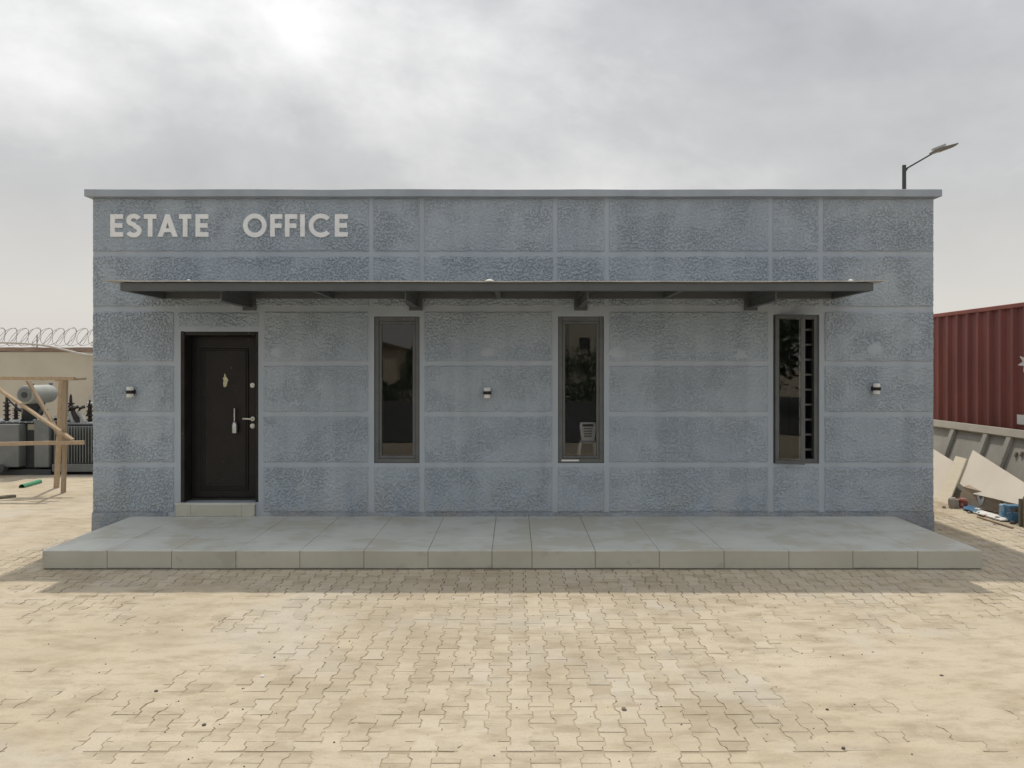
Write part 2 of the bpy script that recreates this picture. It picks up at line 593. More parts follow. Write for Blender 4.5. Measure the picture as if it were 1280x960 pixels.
m_bark = M('bark', (.13, .10, .07), (.09, .07, .05), 6, .9)
m_house = M('cream_house_wall', (.60, .54, .43), (.52, .47, .38), 1, .85)
m_house2 = M('pale_block_wall', (.58, .55, .48), (.52, .49, .43), .6, .85)
m_roof = M('brown_roof', (.11, .075, .055), (.15, .10, .075), 2, .8)
m_darkglass = M('dark_window', (.03, .035, .04), (.04, .045, .05), 1, .15, spec=.5)

# ------------------------------------------------------------------ the ground, sand and interlocking paving
XL, XR = fx(116.5), fx(1166.5)                # facade ends
TX0, TX1, TY, TZ = at(53, 688, 7.76).x, at(1228, 688, 7.76).x, -1.816, 0.179
BD = 4.6                                      # building depth

g = MB()
gn = 40
gs = [-900, -400, -200, -100, -60, -40, -25, -18, -14, -11, 11, 14, 18, 25, 40, 60, 100, 200, 400, 900]
vs, fs = [], []
for yy in gs:
    for xx in gs:
        vs.append((xx, yy, -.024 + (0.0 if max(abs(xx), abs(yy)) < 15 else .03 * fbm(xx * .05, yy * .05))))
k = len(gs)
for j in range(k - 1):
    for i in range(k - 1):
        fs.append((j * k + i, j * k + i + 1, (j + 1) * k + i + 1, (j + 1) * k + i))
g.add(vs, fs)
ground = tag(obj('ground', g, m_sand, origin=(0, 0, 0)), 'pale dry sandy ground reaching out around the office', 'ground', kind='structure')


def sand_h(x, y):
    b = -.0036 + .0055 * fbm(x * .75 + 3, y * .95 + 1, 0, 4) + .0064 * fbm(x * 3.2, y * 4.6, 2, 4)
    for cx, cy, rx, ry, a in SAND_BLOBS:
        q = ((x - cx) / rx) ** 2 + ((y - cy) / ry) ** 2
        b += a * math.exp(-q)
    return b


SAND_BLOBS = [(-2.95, -4.15, 1.3, 1.1, .0078), (-4.2, -2.9, 1.6, .8, .0035), (2.55, -4.35, 1.3, .95, .0082), (4.2, -3.7, 1.2, .7, .0035),
              (-1.3, -2.75, 1.1, .3, .004), (2.0, -3.0, 1.3, .35, .002), (-7.8, 2.8, 2.6, 3.8, .022), (-6.6, -.2, 1.4, 1.2, .004), (6.2, 1.2, 1.0, 1.3, .003),
              (-2.4, -5.9, 1.0, .6, .004), (2.6, -5.8, 1.2, .5, .005), (.2, -2.05, 6, .32, -.0045), (6.0, -1.2, 1.2, .8, -.003)]
sx0, sx1, sy0, sy1, st = -13.0, 9.6, -7.0, 6.0, .036
nx, ny = int((sx1 - sx0) / st), int((sy1 - sy0) / st)
vs, fs = [], []
for j in range(ny + 1):
    y = sy0 + j * st
    for i in range(nx + 1):
        x = sx0 + i * st
        e = min(x - sx0, sx1 - x, y - sy0, sy1 - y)
        q = sand_h(x, y)
        q = q - .014 if q < -.0012 else q
        vs.append((x, y, q - (.035 * (1 - e / .5) if e < .5 else 0)))
for j in range(ny):
    for i in range(nx):
        a = j * (nx + 1) + i
        fs.append((a, a + 1, a + nx + 2, a + nx + 1))
sm = MB(); sm.v = vs; sm.f = fs
sand = tag(obj('sand', sm, m_sand, origin=(0, 0, 0), smooth=True), 'thin blown sand lying over and between the pavers', 'sand', kind='stuff')

jf = MB(); vs, fs = [], []
for j in range(48):
    for i in range(72):
        x, y = -8.5 + i * .25, -7.5 + j * .25
        vs.append((x, y, (-.0036 if y < -2.75 else -.0075) + .0022 * fbm(x * 1.7, y * 1.7, 5)))
for j in range(47):
    for i in range(71):
        a = j * 72 + i
        fs.append((a, a + 1, a + 73, a + 72))
jf.add(vs, fs)
tag(obj('joint_soil', jf, m_soil, origin=(0, 0, 0)), 'brown soil filling the joints between the pavers', 'soil', kind='stuff')
# I-shaped interlocking pavers, laid in columns that run towards the building
PX, PY = .119, .214
W1, W2, PL = .1350, .0935, .2118


def paver_shape(jit):
    a, c = W1 / 2, W2 / 2
    l = PL / 2
    o = [(-a, -l), (a, -l), (a, -l * .61), (c, -l * .39), (c, l * .39), (a, l * .61), (a, l), (-a, l), (-a, l * .61), (-c, l * .39), (-c, -l * .39), (-a, -l * .61)]
    top, low = [], []
    for x, y in o:
        x += random.uniform(-jit, jit); y += random.uniform(-jit, jit)
        low.append((x, y, -.016))
        top.append((x - math.copysign(.0018, x), y - math.copysign(.0012, y), 0.0))
    n = len(o)
    return top + low, [tuple(range(n))] + [(k, n + k, n + (k + 1) % n, (k + 1) % n) for k in range(n)]


def set_tone(me, tones):
    at_ = me.attributes.new('tone', 'FLOAT', 'FACE')
    at_.data.foreach_set('value', tones)


pave = bpy.data.objects.new('paving', None)
COL.objects.link(pave); WLOC[pave] = Vector((0, 0, 0))
tag(pave, 'interlocking concrete paving dusted with pale sand before the office', 'paving', kind='structure')
spots = []
i0, i1 = int(-8.4 / PX), int(8.6 / PX)
for i in range(i0, i1 + 1):
    x = i * PX + .03
    for j in range(-40, 22):
        y = j * PY + (PY / 2 if i % 2 else 0) - 5.50 + 26 * PY - 26 * PY
        y = -5.50 + PY / 2 + (j + 8) * PY + (PY / 2 if i % 2 else 0)
        if y - PY / 2 < -5.52 and y + PY / 2 > -5.505:
            if i % 2:
                continue
        if y < -7.4 or y > 4.0:
            continue
        if XL + .02 < x < XR - .02 and -.08 < y:
            continue
        if TX0 + .08 < x < TX1 - .08 and TY + .1 < y < .1:
            continue
        if x < -5.4 and y > 1.2:
            continue
        if x > 6.9 and y > -.5 and False:
            continue
        spots.append((x, y - (.018 if y < -5.5 else 0)))
seen = []
for x, y in spots:
    d = y + DW
    u, v = CU + x * F / d if d > .1 else -1, CV + H * F / d if d > .1 else 5000
    if 0 < u < 1280 and 0 < v < 972 and sand_h(x, y) < .0005:
        seen.append((d, x, y))
seen.sort()
near = set((x, y) for d, x, y in seen[:298])
protos = []
for k in range(16):
    vs, fs = paver_shape(.0018)
    mb = MB(); mb.add(vs, fs)
    o = obj('paver', mb, m_paver, pave, origin=(0, 0, 0))
    set_tone(o.data, [random.random() ** 1.2] * len(o.data.polygons))
    protos.append(o)
used = set()
sv, sf, tones = [], [], []
for x, y in spots:
    rz = random.gauss(0, .012); z = random.gauss(0, .0009); tx, ty = random.gauss(0, .004), random.gauss(0, .005)
    x += random.gauss(0, .0012); 
    if (x, y) in near or any(False for _ in ()):
        pass
    key = None
    # individuals keep their exact grid key
    rot = Matrix.Rotation(rz, 4, 'Z') @ Matrix.Rotation(tx, 4, 'X') @ Matrix.Rotation(ty, 4, 'Y')
    gx = min(near, key=lambda p: (p[0] - x) ** 2 + (p[1] - y) ** 2) if -6.0 < y < -3.0 and abs(x) < 4.2 else (99, 99)
    if abs(gx[0] - x) < .01 and abs(gx[1] - y) < .001:
        k = random.randrange(16)
        p = protos[k]
        if k not in used:
            used.add(k); p.location = (x, y, z); p.rotation_euler = rot.to_euler()
        else:
            inst(p, (x, y, z), pave, rot.to_euler())
    else:
        vs, fs = paver_shape(.0018)
        o = len(sv)
        T = Matrix.Translation((x, y, z)) @ rot
        sv += [tuple(T @ Vector(q)) for q in vs]
        sf += [tuple(i + o for i in f) for f in fs]
        tones += [random.random() ** 1.2] * len(fs)
for k, p in enumerate(protos):
    if k not in used:
        bpy.data.objects.remove(p)
for i in range(-36, 37, 2):
    i += 1 - (i % 2)
    if i % 2 == 0:
        continue
    x = i * PX + .03
    a, c, l = W1 / 2, W2 / 2, PL / 2
    for sg, y in ((1, -5.503), (-1, -5.517)):
        g0 = random.uniform(.0, .012)
        o2 = [(-c, g0), (c, g0), (c, l * .39), (a, l * .61), (a, l), (-a, l), (-a, l * .61), (-c, l * .39)]
        o2 = [(px_ + random.uniform(-.002, .002), py_ * sg + y + random.uniform(-.002, .002)) for px_, py_ in o2]
        o = len(sv); n = len(o2); z = random.gauss(0, .001)
        sv += [(x + px_, py_, z) for px_, py_ in o2] + [(x + px_, py_, z - .016) for px_, py_ in o2]
        fs = [tuple(range(n)) if sg > 0 else tuple(range(n))[::-1]] + [(k, n + k, n + (k + 1) % n, (k + 1) % n) for k in range(n)]
        sf += [tuple(q + o for q in f) for f in fs]
        tones += [random.random()] * len(fs)
me = bpy.data.meshes.new('paver_field')
me.from_pydata(sv, [], sf)
set_tone(me, tones)
me.materials.append(m_paver)
pf = bpy.data.objects.new('paver_field', me)
COL.objects.link(pf); pf.parent = pave
tag(pf, kind='stuff')

# ------------------------------------------------------------------ tiled terrace
terr = tag(obj('terrace', MB().box(TX0 + .012, TX1 - .012, TY + .012, -.004, -.05, TZ - .012), m_grout, origin=(0, TY, 0)),
           'low tiled terrace platform along the front of the grey office', 'terrace', kind='structure')
jx = [53, 134, 214.5, 295, 375, 455, 535, 615, 665, 744, 824, 905, 986, 1066, 1147, 1228]
jx = [at(u, 688, 7.76).x for u in jx]
rows = [TY, TY + .604, TY + 1.208, -.002]
for a, b in zip(jx, jx[1:]):
    e = .0022
    zz = random.gauss(0, .0006)
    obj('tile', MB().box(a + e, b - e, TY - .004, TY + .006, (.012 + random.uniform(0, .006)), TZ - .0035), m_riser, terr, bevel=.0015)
    for r0, r1 in zip(rows, rows[1:]):
        y0 = r0 + e if r0 > TY else r0 - .006
        dz = random.gauss(0, .0007)
        obj('tile', MB().box(a + e, b - e, y0, r1 - e, TZ - .010, TZ + dz), m_tile, terr, bevel=.0012)
for X, s in ((TX0, -1), (TX1, 1)):
    for r0, r1 in zip(rows, rows[1:]):
        xa, xb = (X - .004, X + .010) if s < 0 else (X - .010, X + .004)
        obj('tile', MB().box(xa, xb, r0 + .008, r1 - .003, .014, TZ - .012), m_tile, terr, bevel=.0015)

# ------------------------------------------------------------------ the office building
office = thing('office_building', (0, 0, 0), 'single storey grey rendered estate office with flat roof and canopy', 'building')
ZT = 3.90
WT = .22
DOOR = (fx(226.5), fx(323), .336, fz(414.5))
WINS = [(fx(467.5), fx(524.5), fz(579), fz(395.5)), (fx(697.5), fx(755), fz(579), fz(395.5)), (fx(966.5), fx(1024), fz(579.5), fz(393.5))]


def wall_open(x0, x1, z0, z1, y0, y1, holes):
    xs = sorted({x0, x1} | {h[0] for h in holes} | {h[1] for h in holes})
    zs = sorted({z0, z1} | {h[2] for h in holes} | {h[3] for h in holes})
    nx, nz = len(xs) - 1, len(zs) - 1

    def full(i, j):
        if not (0 <= i < nx and 0 <= j < nz):
            return False
        cx, cz = (xs[i] + xs[i + 1]) / 2, (zs[j] + zs[j + 1]) / 2
        return not any(h[0] < cx < h[1] and h[2] < cz < h[3] for h in holes)
    mb = MB()
    for i in range(nx):
        for j in range(nz):
            if not full(i, j):
                continue
            a, b, c, d = xs[i], xs[i + 1], zs[j], zs[j + 1]
            mb.add([(a, y0, c), (b, y0, c), (b, y0, d), (a, y0, d)], [(0, 1, 2, 3)])
            mb.add([(a, y1, c), (b, y1, c), (b, y1, d), (a, y1, d)], [(3, 2, 1, 0)])
            if not full(i - 1, j): mb.add([(a, y0, c), (a, y0, d), (a, y1, d), (a, y1, c)], [(0, 1, 2, 3)])
            if not full(i + 1, j): mb.add([(b, y0, c), (b, y1, c), (b, y1, d), (b, y0, d)], [(0, 1, 2, 3)])
            if not full(i, j - 1): mb.add([(a, y0, c), (a, y1, c), (b, y1, c), (b, y0, c)], [(0, 1, 2, 3)])
            if not full(i, j + 1): mb.add([(a, y0, d), (b, y0, d), (b, y1, d), (a, y1, d)], [(0, 1, 2, 3)])
    return mb


def weld(mb):
    key, v2, remap = {}, [], []
    for p in mb.v:
        k = tuple(round(c, 5) for c in p)
        if k not in key:
            key[k] = len(v2); v2.append(p)
        remap.append(key[k])
    mb.v = v2; mb.f = [tuple(remap[i] for i in f) for f in mb.f]
    return mb


obj('facade_wall', weld(wall_open(XL, XR, 0.0, ZT - .04, 0.0, WT, [DOOR] + WINS)), m_band, office)
obj('rear_wall', MB().box(XL, XR, BD - .2, BD, 0.0, ZT - .04), m_band, office)
for a, b in ((XL, XL + .2), (XR - .2, XR)):
    obj('side_wall', MB().box(a, b, WT, BD - .2, 0, ZT - .04), m_band, office)
obj('roof', MB().box(XL + .2, XR - .2, WT, BD - .2, 3.05, 3.25), m_plaster, office)
obj('floor', MB().box(XL + .2, XR - .2, WT, BD - .2, 0, .335), m_floor_in, office)
# coping round the parapet, slightly uneven along its top
cp = MB()
z0c, z1c = fz(247.3) + .004, H + (CV - 236.3) * (DW - .07) / F
n = 60
for k in range(n):
    xa = XL - .068 + (XR - XL + .136) * k / n
    xb = XL - .068 + (XR - XL + .136) * (k + 1) / n
    ja, jb = .006 * fbm(xa * 1.1, 3.3), .006 * fbm(xb * 1.1, 3.3)
    ka, kb = .004 * fbm(xa * 2.1, 9.3), .004 * fbm(xb * 2.1, 9.3)
    ring = lambda x, j_, k_: [(x, -.07, z0c + k_), (x, -.07, z1c - .006 + j_), (x, -.062, z1c + j_), (x, .28, z1c + j_), (x, .28, z0c)]
    r0, r1 = ring(xa, ja, ka), ring(xb, jb, kb)
    f = [(m, (m + 1) % 5, 5 + (m + 1) % 5, 5 + m) for m in range(5)]
    if k == 0: f.append((0, 1, 2, 3, 4))
    if k == n - 1: f.append((9, 8, 7, 6, 5))
    cp.add(r0 + r1, f)
obj('coping', weld(cp), m_coping, office)
for xa, xb, ya, yb in ((XL - .068, XL + .26, .283, BD + .06), (XR - .26, XR + .068, .283, BD + .06), (XL + .263, XR - .263, BD - .26, BD + .06)):
    obj('coping', MB().box(xa, xb, ya, yb, z0c + .004, z1c), m_coping, office)

# textured render panels standing a few mm proud of the smooth bands
VR = [(248.5, 314), (320.5, 383), (390, 451.5), (457.5, 514.5), (521, 577.5), (584, 639.5)]
VC_UP = [(116.5, 461), (467, 524), (530.5, 691), (697, 755.5), (761.5, 960), (966, 1023), (1029, 1166.5)]
VC_LO = [(116.5, 217), (330, 460), (468, 524), (531, 690), (697.5, 755), (762, 959.5), (967, 1023), (1031, 1166.5)]


_rng = np.random.RandomState(5)
_perm = _rng.permutation(512)
_perm = np.concatenate([_perm, _perm])
_gr = _rng.normal(size=(512, 2))
_gr /= np.linalg.norm(_gr, axis=1)[:, None]


def perlin(x, y):
    xi, yi = np.floor(x).astype(int), np.floor(y).astype(int)
    xf, yf = x - xi, y - yi
    u, v = xf * xf * xf * (xf * (xf * 6 - 15) + 10), yf * yf * yf * (yf * (yf * 6 - 15) + 10)

    def g(ix, iy, dx, dy):
        h = _gr[_perm[(_perm[(xi + ix) & 511] + yi + iy) & 511]]
        return h[..., 0] * dx + h[..., 1] * dy
    a = g(0, 0, xf, yf) * (1 - u) + g(1, 0, xf - 1, yf) * u
    b = g(0, 1, xf, yf - 1) * (1 - u) + g(1, 1, xf - 1, yf - 1) * u
    return (a * (1 - v) + b * v) * 1.5


def relief(x, z):
    """sponge-dabbed cement: small lumps and pits, rubbed smoother in places"""
    wx, wz = x + .010 * perlin(x * 14, z * 14), z + .010 * perlin(x * 14 + 9, z * 14 + 4)
    a = .58 * perlin(wx * 40 + 3, wz * 36 + 40) + .60 * perlin(wx * 76 + 11, wz * 70 + 7)
    n = np.where(a < -.06, np.clip((a + .06) * 5.2, -1.2, 0), np.clip((a + .06) * .55, 0, .30))
    m = .72 + 1.25 * (perlin(x * 1.3 + 5, z * 1.9 + 20) + .6 * perlin(x * 4.1, z * 4.6 + 30))
    m = np.clip(m, .50, 1.25)
    return .0128 * n * m


def panel(u0, u1, v0, v1):
    x0, x1, z0, z1 = fx(u0), fx(u1), fz(v1), fz(v0)
    st_ = .0061
    nx_, nz_ = max(3, int((x1 - x0) / st_)), max(3, int((z1 - z0) / st_))
    X, Z = np.meshgrid(np.linspace(x0, x1, nx_ + 1), np.linspace(z0, z1, nz_ + 1))
    Y = -.0120 - relief(X, Z)
    # hand-cut edges wander a little
    ez = np.minimum(np.arange(nz_ + 1), nz_ - np.arange(nz_ + 1))[:, None] * st_
    ex = np.minimum(np.arange(nx_ + 1), nx_ - np.arange(nx_ + 1))[None, :] * st_
    wob = .005 * perlin(X * 9, Z * 9)
    Z2 = Z + np.where(ez < .03, wob, 0)
    X2 = X + np.where((ex < .03) & (X > XL + .05) & (X < XR - .05), wob, 0)
    edge = np.clip(np.minimum(ez, ex) / .012, 0, 1)
    Y = np.minimum(Y, .0035) * (.55 + .45 * edge)
    co = np.stack([X2, Y, Z2], -1).reshape(-1, 3)
    idx = np.arange((nx_ + 1) * (nz_ + 1)).reshape(nz_ + 1, nx_ + 1)
    quads = np.stack([idx[:-1, :-1], idx[:-1, 1:], idx[1:, 1:], idx[1:, :-1]], -1).reshape(-1, 4)
    loop = np.concatenate([idx[0, :], idx[1:, -1], idx[-1, -2::-1], idx[-2:0:-1, 0]])
    back = co[loop].copy(); back[:, 1] = .001
    nb = len(co) + np.arange(len(loop))
    sk = np.stack([loop, nb, np.roll(nb, -1), np.roll(loop, -1)], -1)
    co = np.concatenate([co, back]); fa = np.concatenate([quads, sk])
    org = Vector(((x0 + x1) / 2, -.004, (z0 + z1) / 2))
    co = co - np.array(org)
    me = bpy.data.meshes.new('wall_panel')
    me.vertices.add(len(co)); me.vertices.foreach_set('co', co.astype(np.float32).ravel())
    me.loops.add(len(fa) * 4); me.loops.foreach_set('vertex_index', fa.astype(np.int32).ravel())
    me.polygons.add(len(fa))
    me.polygons.foreach_set('loop_start', (np.arange(len(fa)) * 4).astype(np.int32))
    me.polygons.foreach_set('use_smooth', np.ones(len(fa), bool))
    me.update(calc_edges=True)
    me.materials.append(m_panel)
    o = bpy.data.objects.new('wall_panel', me)
    COL.objects.link(o); o.parent = office; o.location = org - WLOC[office]; WLOC[o] = org


for ri, (v0, v1) in enumerate(VR):
    for ci, (u0, u1) in enumerate(VC_UP if ri < 2 else VC_LO):
        win = ri >= 2 and (u0, u1) in ((468, 524), (697.5, 755), (967, 1023))
        if win and ri < 5:
            continue
        panel(u0, u1, v0, v1)
panel(223, 323, 391, 409)
# side walls carry the same panels
for X, s in ((XL, -1), (XR, 1)):
    for v0, v1 in VR:
        for ya, yb in ((.02, 1.5), (1.56, 3.0), (3.06, BD - .02)):
            z0, z1 = fz(v1), fz(v0)
            xa, xb = (X - .008, X + .001) if s < 0 else (X - .001, X + .008)
            obj('wall_panel', MB().box(xa, xb, ya, yb, z0, z1), m_panel_side, office, bevel=.003)
# base course below the lowest panels, a rough fillet of render at the terrace
bc = MB()
n = 90
for sgn in (0,):
    prev = None
    vs, fs = [], []
    for k in range(n + 1):
        x = XL - .004 + (XR - XL + .008) * k / n
        top = fz(641.0) + .008 * fbm(x * 3, 7.7)
        out = -.012 - .010 * (.5 + fbm(x * 2.4, 1.7))
        vs += [(x, .0005, top + .012), (x, out, top), (x, out - .006, .19), (x, out - .012, -.02), (x, .0005, -.02)]
    for k in range(n):
        for m in range(4):
            fs.append((k * 5 + m, (k + 1) * 5 + m, (k + 1) * 5 + m + 1, k * 5 + m + 1))
    fs += [(0, 1, 2, 3, 4), tuple(n * 5 + m for m in (4, 3, 2, 1, 0))]
    # leave the doorway clear
    keep = [f for f in fs if not any(DOOR[0] - .06 < vs[i][0] < DOOR[1] + .03 for i in f)]
    bc.add(vs, keep)
obj('base_course', bc, m_base, office)
# trowelled patches over filled lamp points
for u, v, r in ((345, 439, .065), (609.5, 440, .075), (770, 441, .095), (926, 443, .075), (1093, 436, .09)):
    pts = []
    nn_ = 30
    for k in range(nn_):
        t = 2 * math.pi * k / nn_
        rr = r * (1 + .5 * fbm(math.cos(t) * 1.3 + u, math.sin(t) * 1.3, 0, 4))
        pts.append((fx(u) + rr * math.cos(t), -.0095, fz(v) + rr * .85 * math.sin(t)))
    c = Vector((fx(u), 0, fz(v)))
    mb = MB()
    inner = [(c.x + (p[0] - c.x) * .62, -.0142 - .002 * fbm(k * .7, u, 0, 2), c.z + (p[2] - c.z) * .62) for k, p in enumerate(pts)]
    mb.add(pts + inner + [(c.x, -.0148, c.z)], [(nn_ + q, nn_ + (q + 1) % nn_, 2 * nn_) for q in range(nn_)] + [(q, (q + 1) % nn_, nn_ + (q + 1) % nn_, nn_ + q) for q in range(nn_)])
    obj('plaster_patch', mb, m_patch, office, smooth=True)

# ---- door
dx0, dx1, dz0, dz1 = DOOR
RC = .20
leaf = obj('door', MB().box(dx0 + .040, dx1 - .040, RC, RC + .05, dz0 + .03, dz1 - .045), m_door, office, bevel=.003)
fr = MB()
fr.box(dx0 - .006, dx0 + .038, -.004, RC + .05, dz0, dz1 + .004)
fr.box(dx1 - .038, dx1 + .004, .02, RC + .05, dz0, dz1 + .004)
fr.box(dx0 + .039, dx1 - .039, .012, RC + .05, dz1 - .042, dz1 + .002)
fr.box(dx0 + .039, dx1 - .039, RC - .03, RC + .05, dz0, dz0 + .027)
obj('door_frame', fr, m_jamb, leaf, bevel=.004)


def dpt(u, v):      # point on the door leaf
    p = at(u, v, DW + RC)
    return p.x, p.z


def rect_ring(mb, x0, x1, z0, z1, w, ya, yb):
    mb.box(x0, x1, ya, yb, z0, z0 + w); mb.box(x0, x1, ya, yb, z1 - w, z1)
    mb.box(x0, x0 + w, ya, yb, z0 + w, z1 - w); mb.box(x1 - w, x1, ya, yb, z0 + w, z1 - w)


xa, zb = dpt(250.5, 613); xb, za = dpt(311, 435.5)
mo = MB(); rect_ring(mo, xa, xb, zb, za, .022, RC - .012, RC - .0005)
obj('moulding', mo, m_door, leaf, bevel=.006)
mo = MB(); rect_ring(mo, xa + .045, xb - .03, zb + .04, za - .02, .010, RC - .007, RC - .0003)
obj('moulding', mo, m_door, leaf, bevel=.003)
# pull handle
hx, hz0 = dpt(294.8, 541); _, hz1 = dpt(294.8, 510)
hm = MB()
hm.tube((hx, RC - .05, hz0 + .02), (hx, RC - .05, hz1), .009, n=12)
hm.tube((hx, RC - .05, hz1 - .03), (hx, RC, hz1 - .03), .007, n=8)
hm.tube((hx, RC - .05, hz0 + .06), (hx, RC, hz0 + .06), .007, n=8)
hm.lathe((hx + .004, RC - .05, hz0 - .005), [(.02, 0), (.034, .008), (.034, .10), (.026, .13), (.012, .145)], 14)
obj('handle', hm, m_chrome, leaf, smooth=True)
# locks and lever by the edge
for u, v in ((316, 481.5), (316, 532.5)):
    lx, lz = dpt(u, v)
    lm = MB()
    lm.lathe((lx, RC - .0005, lz), [(.032, 0), (.032, .008), (.026, .013), (.014, .014), (.013, .020)], 18, axis=(0, -1, 0))
    obj('lock', lm, m_chrome, leaf, smooth=True)
lx, lz = dpt(316, 523.5)
lm = MB()
lm.lathe((lx, RC - .0005, lz), [(.026, 0), (.026, .010), (.012, .012), (.011, .045)], 16, axis=(0, -1, 0))
lm.bar((lx, RC - .045, lz), (lx - .105, RC - .045, lz + .004), .014, .018)
obj('lever', lm, m_chrome, leaf, smooth=True)
sx, sz = dpt(281.5, 476)
sp = [(-.012, .085), (.004, .075), (.010, .05), (.034, .03), (.046, .004), (.030, -.02), (.022, -.06), (.0, -.075), (-.022, -.07), (-.03, -.03), (-.022, .0), (-.034, .03), (-.014, .05)]
obj('sticker', MB().slab([(sx + a * .8, RC - .0025, sz + b) for a, b in sp], (0, .002, 0)), m_cream, leaf)
# door step with its three riser tiles
stp = obj('door_step', MB().box(fx(221), fx(319.5), -.030, .19, .17, .322), m_grout, office)
for a, b in ((221, 240), (240, 303), (303, 319.5)):
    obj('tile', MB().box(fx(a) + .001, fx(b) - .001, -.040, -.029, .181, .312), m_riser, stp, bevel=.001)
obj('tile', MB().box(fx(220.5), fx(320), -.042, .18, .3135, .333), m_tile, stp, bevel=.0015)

# ---- windows
for wi, (x0, x1, z0, z1) in enumerate(WINS):
    fm = MB()
    w = .050
    y0, y1 = .022, .10
    g_ = .0015
    x0, x1, z0, z1 = x0 + g_, x1 - g_, z0 + g_, z1 - g_
    fm.box(x0, x0 + w, y0, y1, z0, z1); fm.box(x1 - w, x1, y0, y1, z0, z1)
    fm.box(x0 + w, x1 - w, y0, y1, z0, z0 + w); fm.box(x0 + w, x1 - w, y0, y1, z1 - w, z1)
    win = obj('window', fm, m_alu, office, bevel=.003)
    ix0, ix1, iz0, iz1 = x0 + w + .001, x1 - w - .001, z0 + w + .001, z1 - w - .001
    if wi < 2:
        sh = MB(); rect_ring(sh, ix0, ix1, iz0, iz1, .032, .034, .085)
        obj('sash', sh, m_alu, win, bevel=.004)
        obj('pane', MB().box(ix0 + .028, ix1 - .028, .056, .062, iz0 + .028, iz1 - .028), m_glass, win)
    else:
        # the sash stands open, hinged at the left jamb, with burglar bars behind
        ang = R(29); sw = .325
        sh, pn = MB(), MB()
        a0, a1 = 0, sw
        zlo, zhi = z0 + .004, z1 - .004
        rect_ring(sh, 0, sw, zlo, zhi, .042, -.022, .022)
        pn.box(.04, sw - .04, -.003, .003, zlo + .04, zhi - .04)
        piv = Vector((x0 + .026, .000, 0))
        rm = Matrix.Rotation(-ang, 4, 'Z')
        for mb in (sh, pn):
            mb.v = [tuple(rm @ Vector(p) + piv) for p in mb.v]
        obj('sash', sh, m_alu, win, bevel=.004)
        obj('pane', pn, m_glass, win)
        zs0, zs1 = fz(562), fz(412)
        xl_, xr_ = at(1000, 480, DW + .14).x, ix1 + .012
        for k in range(9):
            v = 412.2 + 18.7 * k
            zz = H - (v - CV) * (DW + .14) / F
            obj('burglar_bar', MB().box(xl_, xr_, .13, .145, zz - .011, zz + .011), m_bar, win)
        for bx in (xl_, at(1018, 480, DW + .15).x):
            obj('burglar_bar', MB().box(bx - .008, bx + .008, .146, .16, z0 - .01, z1 + .01), m_bar, win)
    if wi == 1:
        obj('tape', MB().box(fx(702), fx(724), .0195, .0215, fz(576.8), fz(574.8)), m_logo, win)
# ---- canopy
CY = -1.05
cx0, cx1 = at(150, 0, DW + CY).x, at(1092, 0, DW + CY).x
cz0, cz1 = at(0, 363.5, DW + CY).z, at(0, 353.2, DW + CY).z
cm = MB()
cm.box(cx0, cx1, CY, CY + .05, cz0, cz1)
cm.box(cx0, cx0 + .05, CY + .051, -.012, cz0, cz1)
cm.box(cx1 - .05, cx1, CY + .051, -.012, cz0, cz1)
cm.box(cx0 + .051, cx1 - .051, -.075, -.012, cz0 + .004, cz1 - .001)
can = obj('canopy', cm, m_steel, office, bevel=.004)
sm_ = MB()
n = 48
sx0_, sx1_ = at(129, 0, DW + CY - .03).x, at(1108, 0, DW + CY - .03).x
vs, fs = [], []
for k in range(n + 1):
    x = sx0_ + (sx1_ - sx0_) * k / n
    w_ = .004 * fbm(x * 1.3, 4.4) + .012 * (max(0, abs(2 * k / n - 1) - .93) / .07)
    zf = cz1 + .0015 + max(0, w_ + .002)
    vs += [(x, CY - .028, zf), (x, CY - .028, zf + .012), (x, -.010, cz1 + .020), (x, -.010, cz1 + .008)]
for k in range(n):
    for m in range(4):
        fs.append((k * 4 + m, k * 4 + (m + 1) % 4, (k + 1) * 4 + (m + 1) % 4, (k + 1) * 4 + m))
fs += [(0, 1, 2, 3), tuple(n * 4 + m for m in (3, 2, 1, 0))]
sm_.add(vs, fs)
obj('canopy_sheet', sm_, m_sheet, can)
obj('soffit', MB().box(cx0 + .052, cx1 - .052, CY + .052, -.078, cz1 - .012, cz1 - .002), m_steel, can)
for u in (272, 505, 736, 974):
    x = at(u, 0, DW + CY).x
    bm_ = MB()
    bm_.box(x - .035, x + .035, CY + .051, -.045, cz0 - .001, cz1 - .014)
    bm_.box(x - .035, x + .035, CY + .10, -.04, cz0 - .098, cz0 - .092)
    bm_.box(x - .006, x + .006, CY + .10, -.04, cz0 - .092, cz0 - .001)
    bm_.box(x - .075, x + .075, -.038, -.009, cz0 - .13, cz0 + .03)
    obj('bracket', bm_, m_steel, can)
for u in (388, 621, 854):
    x = at(u, 0, DW + CY).x
    obj('rafter', MB().box(x - .025, x + .025, CY + .053, -.079, cz0 + .006, cz1 - .0135), m_steel, can)
for u, w in ((612, .05), (1063, .03), (236, .02)):
    p = at(u, 352, DW + CY)
    obj('mortar_lump', MB().lathe((p.x, CY - .005, cz1 + .012), [(w, 0), (w * .8, .012), (w * .3, .022)], 9), m_chip, can)

# ------------------------------------------------------------------ ESTATE OFFICE lettering
sign = thing('sign_lettering', (fx(287), -.008, fz(296)), 'white raised ESTATE OFFICE lettering at the upper left of the grey facade', 'sign')


def arc(cx, cy, rx, ry, a0, a1, n):
    return [(cx + rx * math.cos(R(a0 + (a1 - a0) * k / n)), cy + ry * math.sin(R(a0 + (a1 - a0) * k / n))) for k in range(n + 1)]


def strip(a, b):
    return [[a[k], a[k + 1], b[k + 1], b[k]] for k in range(len(a) - 1)]


